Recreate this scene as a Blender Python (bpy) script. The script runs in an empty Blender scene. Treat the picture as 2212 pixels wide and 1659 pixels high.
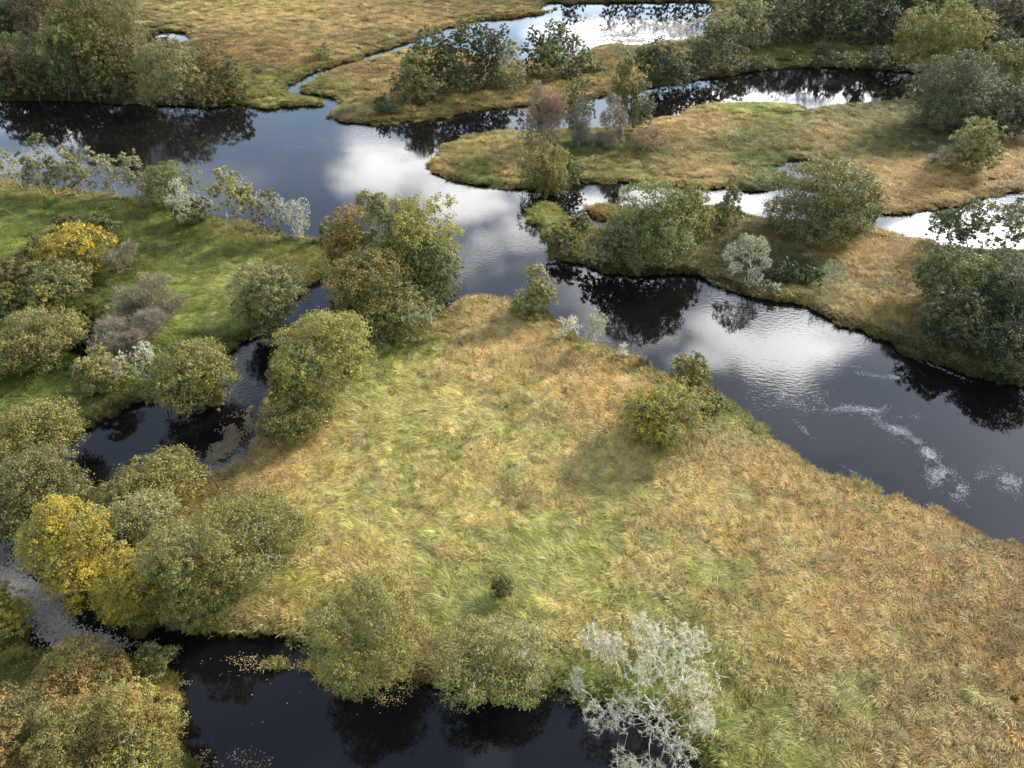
import bpy, math, random, zlib
import numpy as np
from mathutils import Vector

R = math.radians
rng = np.random.default_rng(11)
random.seed(11)
scene = bpy.context.scene
COL = scene.collection

# ------------------------------------------------------------------ camera
CAM_H, PITCH = 60.0, R(40.0)
PW, PH = 2212.0, 1659.0                 # working pixel frame used only to survey ground positions
FOC = (PW / 2) / math.tan(R(71.5) / 2)
cam_d = bpy.data.cameras.new('camera')
cam = bpy.data.objects.new('camera', cam_d)
COL.objects.link(cam)
cam.location = (0, 0, CAM_H)
cam.rotation_euler = (R(90) - PITCH, 0, 0)
cam_d.sensor_fit = 'HORIZONTAL'
cam_d.angle = R(71.5)
cam_d.clip_start, cam_d.clip_end = 0.5, 20000
scene.camera = cam

scene.view_settings.view_transform = 'Standard'
scene.view_settings.look = 'None'
scene.view_settings.exposure = 1.82
scene.view_settings.gamma = 1.0
scene.view_settings.use_curve_mapping = False
scene.render.engine = 'CYCLES'
scene.cycles.max_bounces = 6
scene.cycles.diffuse_bounces = 3
scene.cycles.transmission_bounces = 3
scene.cycles.glossy_bounces = 2

SUN_EL, SUN_AZ = R(27), R(53)           # azimuth measured clockwise from +Y (the view direction)
SUN_DIR = Vector((math.sin(SUN_AZ) * math.cos(SUN_EL), math.cos(SUN_AZ) * math.cos(SUN_EL), math.sin(SUN_EL)))
sun_d = bpy.data.lights.new('sun', 'SUN')
sun_d.energy, sun_d.angle, sun_d.color = 3.6, R(9), (1.0, 0.89, 0.74)
sun = bpy.data.objects.new('sun', sun_d)
sun.rotation_euler = (-SUN_DIR).to_track_quat('-Z', 'Y').to_euler()
COL.objects.link(sun)

FWD = np.array([0, math.cos(PITCH), -math.sin(PITCH)])
UP = np.array([0, math.sin(PITCH), math.cos(PITCH)])
CAMP = np.array([0, 0, CAM_H])


def ray(px, py):
    px = np.asarray(px, float); py = np.asarray(py, float)
    xn = (px - PW / 2) / FOC; yn = (py - PH / 2) / FOC
    return np.stack([xn, FWD[1] - yn * UP[1], FWD[2] - yn * UP[2]], -1)


def ground_at(px, py, z=0.0):
    d = ray(px, py)
    t = (z - CAM_H) / d[..., 2]
    return CAMP + d * t[..., None]


def to_px(p):
    q = np.asarray(p, float) - CAMP
    dep = np.maximum(q @ FWD, 1e-3)
    return PW / 2 + FOC * q[..., 0] / dep, PH / 2 - FOC * (q @ UP) / dep, dep


# ------------------------------------------------------------------ sky with clouds
def nd(nt, typ, **kw):
    n = nt.nodes.new(typ)
    for k, v in kw.items():
        if k.startswith('i_'):
            n.inputs[int(k[2:]) if k[2:].isdigit() else k[2:].replace('_', ' ')].default_value = v
        else:
            setattr(n, k, v)
    return n


def mth(nt, op, a, b=None, clamp=False):
    n = nt.nodes.new('ShaderNodeMath'); n.operation = op; n.use_clamp = clamp
    for i, v in ((0, a), (1, b)):
        if v is None: continue
        if isinstance(v, (int, float)): n.inputs[i].default_value = v
        else: nt.links.new(v, n.inputs[i])
    return n.outputs[0]


world = bpy.data.worlds.new('World'); scene.world = world; world.use_nodes = True
nt = world.node_tree; nt.nodes.clear(); L = nt.links.new
tc = nd(nt, 'ShaderNodeTexCoord')
sky = nd(nt, 'ShaderNodeTexSky', sky_type='NISHITA', sun_disc=False, sun_elevation=SUN_EL, sun_rotation=SUN_AZ,
         air_density=1.0, dust_density=0.3, ozone_density=1.3)
SKY_STRENGTH = 0.12
sep = nd(nt, 'ShaderNodeSeparateXYZ'); L(tc.outputs['Generated'], sep.inputs[0])
zc = mth(nt, 'MAXIMUM', sep.outputs[2], 0.03)
# a flat cloud layer: the view direction meets it at (x/z, y/z)
u = mth(nt, 'DIVIDE', sep.outputs[0], zc); v = mth(nt, 'DIVIDE', sep.outputs[1], zc)
uv = nd(nt, 'ShaderNodeCombineXYZ'); L(u, uv.inputs[0]); L(v, uv.inputs[1])
wn = nd(nt, 'ShaderNodeTexNoise', noise_dimensions='3D'); wn.inputs['Scale'].default_value = 2.2
wn.inputs['Detail'].default_value = 5; wn.inputs['Roughness'].default_value = 0.55
L(uv.outputs[0], wn.inputs['Vector'])
wsub = nd(nt, 'ShaderNodeVectorMath', operation='SUBTRACT'); L(wn.outputs['Color'], wsub.inputs[0]); wsub.inputs[1].default_value = (.5, .5, .5)
wsc = nd(nt, 'ShaderNodeVectorMath', operation='SCALE'); L(wsub.outputs[0], wsc.inputs[0]); wsc.inputs['Scale'].default_value = 0.75
wuv = nd(nt, 'ShaderNodeVectorMath', operation='ADD'); L(uv.outputs[0], wuv.inputs[0]); L(wsc.outputs[0], wuv.inputs[1])
# the clouds that the river mirrors: (x, y, rx, ry, density) surveyed from the reflections
CLOUDS = [(860, 365, 150, 66, .9), (1000, 440, 150, 60, 1.0), (1120, 540, 130, 60, .75), (1330, 640, 160, 70, .55),
          (1690, 700, 230, 60, 1.1), (1500, 740, 120, 40, .8), (130, 262, 110, 40, .75), (40, 350, 60, 60, .5),
          (1330, 75, 190, 32, 1.0), (1480, 235, 120, 26, 1.1), (1640, 215, 160, 22, 1.1), (1900, 200, 170, 26, 1.1),
          (1300, 425, 160, 36, 1.0), (1620, 445, 160, 34, 1.0), (2050, 500, 260, 60, 1.2), (2250, 560, 160, 120, 1.2),
          (1090, 1600, 140, 60, .10), (560, 850, 60, 160, .3), (90, 1320, 80, 90, .3), (1040, 590, 40, 30, .5)]
acc = None
for (cx, cy, rx, ry, dn) in CLOUDS:
    c = ground_at(cx, cy) / CAM_H
    ex = ground_at(cx + rx, cy) / CAM_H - c
    f0 = ground_at(cx, cy - ry) / CAM_H; f1 = ground_at(cx, cy + ry) / CAM_H
    hx = abs(ex[0]); hy = abs(f0[1] - f1[1]) / 2
    s = nd(nt, 'ShaderNodeVectorMath', operation='SUBTRACT'); L(wuv.outputs[0], s.inputs[0]); s.inputs[1].default_value = (c[0], c[1], 0)
    m = nd(nt, 'ShaderNodeVectorMath', operation='MULTIPLY'); L(s.outputs[0], m.inputs[0]); m.inputs[1].default_value = (1 / hx, 1 / hy, 0)
    le = nd(nt, 'ShaderNodeVectorMath', operation='LENGTH'); L(m.outputs[0], le.inputs[0])
    mr = nd(nt, 'ShaderNodeMapRange', interpolation_type='SMOOTHSTEP'); L(le.outputs['Value'], mr.inputs[0])
    mr.inputs[1].default_value = 1.3; mr.inputs[2].default_value = 0.4; mr.inputs[3].default_value = 0; mr.inputs[4].default_value = dn
    acc = mr.outputs[0] if acc is None else mth(nt, 'MAXIMUM', acc, mr.outputs[0])
# general broken cloud over the whole sky
gn = nd(nt, 'ShaderNodeTexNoise', noise_dimensions='3D'); gn.inputs['Scale'].default_value = 0.55
gn.inputs['Detail'].default_value = 7; gn.inputs['Roughness'].default_value = 0.55; L(uv.outputs[0], gn.inputs['Vector'])
gr = nd(nt, 'ShaderNodeMapRange', interpolation_type='SMOOTHSTEP'); L(gn.outputs['Fac'], gr.inputs[0])
gr.inputs[1].default_value = 0.46; gr.inputs[2].default_value = 0.66; gr.inputs[3].default_value = 0.04; gr.inputs[4].default_value = 0.27
mask = mth(nt, 'MINIMUM', mth(nt, 'MAXIMUM', acc, gr.outputs[0]), 1.0)
fade = nd(nt, 'ShaderNodeMapRange', interpolation_type='SMOOTHSTEP'); L(sep.outputs[2], fade.inputs[0])
fade.inputs[1].default_value = 0.0; fade.inputs[2].default_value = 0.08
mask = mth(nt, 'MULTIPLY', mask, fade.outputs[0])
# clouds scatter forward: much brighter towards the sun
dot = nd(nt, 'ShaderNodeVectorMath', operation='DOT_PRODUCT'); L(tc.outputs['Generated'], dot.inputs[0]); dot.inputs[1].default_value = SUN_DIR
dp = mth(nt, 'MAXIMUM', dot.outputs['Value'], 0.0)
GLOW_A, GLOW_B = 2.4, 6.0
glow = mth(nt, 'ADD', mth(nt, 'ADD', mth(nt, 'MULTIPLY', mth(nt, 'POWER', dp, 4.0), GLOW_A), mth(nt, 'MULTIPLY', mth(nt, 'POWER', dp, 22.0), GLOW_B)), 2.7)
cl = nd(nt, 'ShaderNodeVectorMath', operation='SCALE'); cl.inputs[0].default_value = (1.0, 0.985, 0.97); L(glow, cl.inputs['Scale'])
skm = nd(nt, 'ShaderNodeVectorMath', operation='SCALE'); L(sky.outputs[0], skm.inputs[0]); skm.inputs['Scale'].default_value = SKY_STRENGTH
mix = nd(nt, 'ShaderNodeMix', data_type='RGBA'); L(mask, mix.inputs[0]); L(skm.outputs[0], mix.inputs[6]); L(cl.outputs[0], mix.inputs[7])
bg = nd(nt, 'ShaderNodeBackground'); bg.inputs['Strength'].default_value = 1.0
L(mix.outputs[2], bg.inputs[0])
wo = nd(nt, 'ShaderNodeOutputWorld'); L(bg.outputs[0], wo.inputs[0])

# ------------------------------------------------------------------ helpers
def fbm(x, y, scale, seed, octaves=4):
    out = np.zeros_like(x); amp, tot = 1.0, 0.0
    for o in range(octaves):
        g = np.random.default_rng(seed * 31 + o).random((128, 128))
        xs = x / scale * 2 ** o; ys = y / scale * 2 ** o
        xi = np.floor(xs).astype(int); yi = np.floor(ys).astype(int)
        fx = xs - xi; fy = ys - yi
        fx = fx * fx * (3 - 2 * fx); fy = fy * fy * (3 - 2 * fy)
        a = g[xi % 128, yi % 128]; b = g[(xi + 1) % 128, yi % 128]; c = g[xi % 128, (yi + 1) % 128]; d = g[(xi + 1) % 128, (yi + 1) % 128]
        out += amp * ((a * (1 - fx) + b * fx) * (1 - fy) + (c * (1 - fx) + d * fx) * fy)
        tot += amp; amp *= 0.5
    return out / tot


def mesh_np(name, verts, faces, mats=(), face_col=None, smooth=False):
    """faces: (n, k) int array"""
    me = bpy.data.meshes.new(name)
    verts = np.asarray(verts, np.float32); faces = np.asarray(faces, np.int32)
    n, k = faces.shape
    me.vertices.add(len(verts)); me.vertices.foreach_set('co', verts.ravel())
    me.loops.add(n * k); me.loops.foreach_set('vertex_index', faces.ravel())
    me.polygons.add(n); me.polygons.foreach_set('loop_start', np.arange(n, dtype=np.int32) * k)
    try: me.polygons.foreach_set('loop_total', np.full(n, k, np.int32))
    except Exception: pass
    if face_col is not None:
        at = me.attributes.new('tint', 'FLOAT_COLOR', 'FACE')
        c = np.ones((n, 4), np.float32); c[:, :3] = face_col
        at.data.foreach_set('color', c.ravel())
    for m in mats: me.materials.append(m)
    if smooth: me.polygons.foreach_set('use_smooth', np.ones(n, bool))
    me.update(calc_edges=True)
    return me


def link(name, me, parent=None, loc=None, **props):
    o = bpy.data.objects.new(name, me); COL.objects.link(o)
    if parent is not None: o.parent = parent
    if loc is not None: o.location = loc
    for k, v in props.items(): o[k] = v
    return o


def new_mat(name):
    m = bpy.data.materials.new(name); m.use_nodes = True
    t = m.node_tree; t.nodes.clear()
    return m, t


def leaf_mat(name, attr_type, translucent=0.35, rough=0.6, var=0.0):
    m, t = new_mat(name); k = t.links.new
    a = nd(t, 'ShaderNodeAttribute', attribute_type=attr_type, attribute_name='tint')
    col = a.outputs['Color']
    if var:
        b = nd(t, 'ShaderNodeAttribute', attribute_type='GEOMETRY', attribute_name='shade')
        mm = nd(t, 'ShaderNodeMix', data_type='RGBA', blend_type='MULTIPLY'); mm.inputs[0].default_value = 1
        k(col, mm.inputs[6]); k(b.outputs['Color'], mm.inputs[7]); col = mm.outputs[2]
    p = nd(t, 'ShaderNodeBsdfPrincipled'); p.inputs['Roughness'].default_value = rough
    p.inputs['Specular IOR Level'].default_value = 0.25
    k(col, p.inputs['Base Color'])
    tr = nd(t, 'ShaderNodeBsdfTranslucent'); k(col, tr.inputs['Color'])
    mx = nd(t, 'ShaderNodeMixShader'); mx.inputs[0].default_value = translucent
    k(p.outputs[0], mx.inputs[1]); k(tr.outputs[0], mx.inputs[2])
    o = nd(t, 'ShaderNodeOutputMaterial'); k(mx.outputs[0], o.inputs[0])
    return m


M_LEAF = leaf_mat('leaf', 'GEOMETRY', 0.35)
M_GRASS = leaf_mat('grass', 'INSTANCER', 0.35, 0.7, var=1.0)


def bark_mat(name, c0, c1, scale=3.0):
    m, t = new_mat(name); k = t.links.new
    g = nd(t, 'ShaderNodeTexCoord'); n = nd(t, 'ShaderNodeTexNoise'); n.inputs['Scale'].default_value = scale; n.inputs['Detail'].default_value = 6
    k(g.outputs['Object'], n.inputs['Vector'])
    r = nd(t, 'ShaderNodeValToRGB'); r.color_ramp.elements[0].position = .35; r.color_ramp.elements[1].position = .65
    r.color_ramp.elements[0].color = (*c0, 1); r.color_ramp.elements[1].color = (*c1, 1)
    k(n.outputs['Fac'], r.inputs[0])
    p = nd(t, 'ShaderNodeBsdfPrincipled'); p.inputs['Roughness'].default_value = 0.85
    k(r.outputs[0], p.inputs['Base Color'])
    o = nd(t, 'ShaderNodeOutputMaterial'); k(p.outputs[0], o.inputs[0])
    return m


M_FLOAT, _t = new_mat('floating_matter')
_a = nd(_t, 'ShaderNodeAttribute', attribute_type='GEOMETRY', attribute_name='tint'); _d = nd(_t, 'ShaderNodeBsdfDiffuse'); _o = nd(_t, 'ShaderNodeOutputMaterial')
_t.links.new(_a.outputs['Color'], _d.inputs[0]); _t.links.new(_d.outputs[0], _o.inputs[0])
M_BARK = bark_mat('bark', (.06, .05, .04), (.20, .19, .16))
M_PALE = bark_mat('lichen_bark', (.16, .155, .125), (.36, .35, .28))
M_TWIG = bark_mat('grey_twig', (.14, .12, .10), (.30, .27, .23))

# ------------------------------------------------------------------ where the water lies
RIVER = [(-260, 205), (-60, 210), (0, 214), (60, 218), (130, 216), (200, 219), (260, 224), (330, 226), (400, 227), (432, 232), (480, 230), (520, 222),
         (547, 229), (580, 236), (640, 233), (690, 234), (708, 230), (714, 226), (700, 214), (660, 209), (640, 206), (627, 196), (632, 184), (660, 170), (685, 157),
         (735, 142), (760, 134), (820, 115), (875, 98), (905, 86), (960, 64),
         (1000, 50), (1040, 43), (1110, 38), (1147, 33), (1180, 27), (1201, 19), (1195, 23), (1160, 27), (1158, 20), (1170, 10), (1184, 5), (1215, 4), (1222, 11), (1237, 8), (1247, 4),
         (1304, 5), (1400, 4), (1475, 2), (1535, 2), (1552, 23), (1540, 37), (1534, 60), (1530, 77), (1508, 85), (1475, 92), (1440, 93), (1387, 102), (1337, 100), (1304, 102), (1277, 110),
         (1250, 125), (1200, 134), (1140, 137), (1060, 130), (980, 112), (905, 100), (876, 107), (825, 121), (765, 138), (740, 145),
         (690, 163), (665, 178), (645, 190), (642, 200), (665, 206), (700, 211), (720, 218), (731, 228), (735, 238), (722, 246), (718, 254), (740, 261), (760, 264), (814, 268), (854, 263), (897, 259), (950, 256), (987, 247), (1037, 236), (1087, 231), (1137, 227),
         (1250, 214), (1300, 205), (1400, 188), (1440, 181), (1475, 178), (1512, 170), (1542, 167), (1585, 160), (1625, 152), (1675, 147), (1742, 145), (1808, 145),
         (1875, 147), (1942, 153), (1970, 155), (2000, 162), (2012, 178), (2008, 200), (1988, 217), (1942, 222), (1875, 228), (1808, 232), (1772, 236), (1764, 241), (1759, 253), (1738, 263), (1744, 250),
         (1750, 240), (1725, 231), (1688, 228), (1652, 227), (1608, 227), (1565, 228), (1518, 232), (1495, 240), (1475, 252), (1430, 260), (1400, 268), (1340, 280), (1280, 282),
         (1200, 285), (1150, 287), (1124, 288), (1070, 290), (1037, 295), (1000, 300), (992, 312), (957, 320), (954, 333), (957, 340), (935, 352), (926, 361), (938, 373), (970, 382),
         (1020, 395), (1054, 398), (1090, 403), (1127, 407), (1165, 410), (1204, 403), (1254, 393), (1304, 397), (1347, 395), (1404, 403), (1470, 405), (1525, 413), (1592, 408), (1618, 417),
         (1662, 417), (1690, 404), (1730, 405), (1800, 430), (1860, 455), (1902, 467), (1935, 470), (1968, 465), (2025, 455), (2085, 448), (2128, 430), (2172, 423), (2212, 418), (2320, 400), (2460, 400),
         (2460, 520), (2320, 535), (2212, 545), (2175, 542), (2135, 548), (2098, 540), (2040, 538), (2022, 523), (1975, 515), (1908, 503), (1875, 492), (1790, 478), (1720, 478), (1665, 473),
         (1608, 463), (1595, 453), (1542, 447), (1480, 450), (1420, 460), (1372, 478), (1340, 493), (1304, 496), (1276, 489), (1260, 474), (1245, 468), (1226, 474), (1214, 467), (1204, 450), (1180, 443),
         (1168, 450), (1148, 460), (1150, 477), (1178, 490), (1183, 507), (1193, 513), (1186, 533), (1197, 550), (1222, 556), (1250, 560), (1290, 575), (1330, 585), (1400, 591),
         (1470, 588), (1500, 590), (1518, 597), (1565, 612), (1625, 640), (1662, 647), (1708, 651), (1742, 657), (1775, 674), (1808, 691), (1858, 707), (1908, 727), (1948, 744), (1975, 761),
         (2008, 777), (2058, 794), (2108, 811), (2158, 824), (2212, 832), (2330, 850), (2500, 900),
         (2560, 1240), (2380, 1230), (2212, 1192), (2160, 1180), (2110, 1167), (2060, 1137), (2000, 1112), (1942, 1095), (1902, 1084), (1858, 1061), (1808, 1041), (1768, 1031), (1728, 1004),
         (1692, 977), (1648, 954), (1640, 936), (1608, 907), (1558, 874), (1525, 846), (1480, 835), (1434, 822), (1404, 802), (1370, 785), (1320, 768), (1277, 752), (1230, 728), (1204, 711),
         (1180, 694), (1154, 681), (1117, 667), (1070, 652), (1037, 645), (1014, 652), (987, 667), (966, 682), (940, 692), (926, 685), (932, 660), (952, 635), (944, 605), (915, 570), (850, 535), (780, 520), (748, 530), (735, 575),
         (745, 610), (707, 668), (672, 690), (640, 712), (603, 735), (595, 766), (564, 780), (566, 830), (552, 873), (550, 920), (547, 953), (520, 985), (493, 999), (450, 1015), (427, 1028), (400, 1036), (330, 1062),
         (250, 1084), (185, 1112), (145, 1160), (108, 1200), (100, 1240), (113, 1293), (150, 1335), (173, 1348), (233, 1368), (300, 1385), (367, 1391), (433, 1397), (500, 1407), (600, 1409), (667, 1411), (693, 1426), (740, 1452),
         (800, 1462), (854, 1463), (904, 1458), (950, 1466), (970, 1477), (1040, 1492), (1130, 1492), (1167, 1489), (1204, 1486), (1237, 1486), (1304, 1503), (1337, 1508), (1385, 1532), (1440, 1552),
         (1500, 1578), (1528, 1612), (1545, 1659), (1555, 1760), (1500, 1900), (420, 1900), (412, 1720), (400, 1659), (393, 1640), (380, 1606), (384, 1573), (372, 1550), (386, 1523), (370, 1490), (345, 1466), (250, 1440), (160, 1418), (123, 1392),
         (90, 1362), (63, 1325), (43, 1295), (12, 1265), (-60, 1240), (-120, 1210), (-60, 1190), (0, 1190), (40, 1165), (90, 1130), (130, 1090), (150, 1050), (150, 1000), (163, 967), (187, 947), (207, 934), (250, 908), (300, 881), (337, 871), (380, 872), (440, 868),
         (478, 830), (490, 790), (500, 768), (520, 754), (547, 741), (575, 732), (612, 712), (622, 688), (650, 655), (690, 622), (719, 601), (708, 560), (702, 530), (687, 524), (643, 523), (613, 520), (567, 500), (533, 488), (487, 486), (420, 462), (330, 442),
         (290, 434), (230, 430), (150, 416), (60, 404), (0, 390), (-100, 380), (-300, 372)]
POOL_FAR = [(338, 74), (360, 71), (396, 74), (408, 88), (390, 93), (345, 93)]
POOL_RIGHT = [(1682, 366), (1708, 354), (1728, 352), (1752, 360), (1765, 372), (1748, 386), (1715, 384), (1705, 381), (1692, 374)]
CARR_PIT = [(160, 700), (190, 690), (215, 715), (200, 770), (175, 760)]
ISLET = [(1268, 452), (1290, 446), (1330, 449), (1360, 454), (1352, 466), (1328, 472), (1305, 471), (1285, 466)]
SHORE_TUFT = [(738, 238), (752, 234), (765, 238), (760, 246), (742, 245)]


def poly_world(pl):
    a = np.array(pl, float)
    return ground_at(a[:, 0], a[:, 1])[:, :2]


def sdf(poly, X, Y):
    """signed distance, positive inside"""
    P0 = poly; P1 = np.roll(poly, -1, 0)
    out = np.empty(X.size); xf = X.ravel(); yf = Y.ravel()
    E = P1 - P0; L2 = np.maximum((E ** 2).sum(1), 1e-9)
    for s in range(0, xf.size, 20000):
        x = xf[s:s + 20000, None]; y = yf[s:s + 20000, None]
        wx = x - P0[None, :, 0]; wy = y - P0[None, :, 1]
        t = np.clip((wx * E[:, 0] + wy * E[:, 1]) / L2, 0, 1)
        d = np.sqrt(((wx - t * E[:, 0]) ** 2 + (wy - t * E[:, 1]) ** 2).min(1))
        cnd = (P0[None, :, 1] > y) != (P1[None, :, 1] > y)
        ey = np.where(np.abs(E[:, 1]) < 1e-9, 1e-9, E[:, 1])
        xi = P0[None, :, 0] + (y - P0[None, :, 1]) / ey * E[:, 0]
        ins = ((cnd & (x < xi)).sum(1) % 2) == 1
        out[s:s + 20000] = np.where(ins, d, -d)
    return out.reshape(X.shape)


def spaced(*segs):
    out = []
    for a, b, st in segs:
        n = max(1, int(round((b - a) / st))); out += list(np.linspace(a, b, n, endpoint=False))
    return out


far = [340, 360, 400, 480, 640, 900, 1400, 2400, 4000, 7000]
YL = np.array([-4000, -1500, -600, -250, -100, -40, -15, 0] + spaced((8, 112, .5), (112, 185, .85), (185, 335, 1.3)) + far)
xs = spaced((0, 64, .6), (64, 240, 1.25)) + [242, 260, 300, 380, 540, 900, 1600, 3000, 7000]
XL = np.array([-q for q in xs[::-1] if q > 0] + xs)
GX, GY = np.meshgrid(XL, YL)
inner = (np.abs(GX) < 245) & (GY > 5) & (GY < 345)
D = np.full(GX.shape, 40.0)                 # distance inland, negative in water
w = -sdf(poly_world(RIVER), GX[inner], GY[inner])
cpx, cpy, _ = to_px(np.stack([GX[inner], GY[inner], np.zeros(inner.sum())], -1))
w -= 1.5 * ((cpx > 600) & (cpx < 975) & (cpy < 236) & (cpy > 40))      # the winding channel is cut clear of its sedge
w -= 2.0 * ((cpx < 735) & (cpy > 600) & (cpy < 1430))
w -= 1.3 * ((cpx > 1225) & (cpy > 392) & (cpy < 550))                 # so is the creek
for pl in (POOL_FAR, POOL_RIGHT, CARR_PIT):
    w = np.minimum(w, -sdf(poly_world(pl), GX[inner], GY[inner]) - 1.9)
for pl in (ISLET, SHORE_TUFT):
    w = np.maximum(w, sdf(poly_world(pl), GX[inner], GY[inner]))
w += (fbm(GX[inner], GY[inner], 3.0, 3) - .5) * 1.5 + (fbm(GX[inner], GY[inner], 1.3, 8) - .5) * .8    # ragged banks
D[inner] = w
sst = lambda t: np.clip(t, 0, 1) ** 2 * (3 - 2 * np.clip(t, 0, 1))
HGT = np.where(D > 0, 0.42 * sst(D / 1.1) + (fbm(GX, GY, 9, 5) - .35) * 0.7 * sst(D / 5), -1.0 * sst(-D / 2.2))


def grid_lookup(F, x, y):
    i = np.clip(np.searchsorted(XL, x) - 1, 0, len(XL) - 2); j = np.clip(np.searchsorted(YL, y) - 1, 0, len(YL) - 2)
    fx = (x - XL[i]) / (XL[i + 1] - XL[i]); fy = (y - YL[j]) / (YL[j + 1] - YL[j])
    return (F[j, i] * (1 - fx) + F[j, i + 1] * fx) * (1 - fy) + (F[j + 1, i] * (1 - fx) + F[j + 1, i + 1] * fx) * fy


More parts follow.
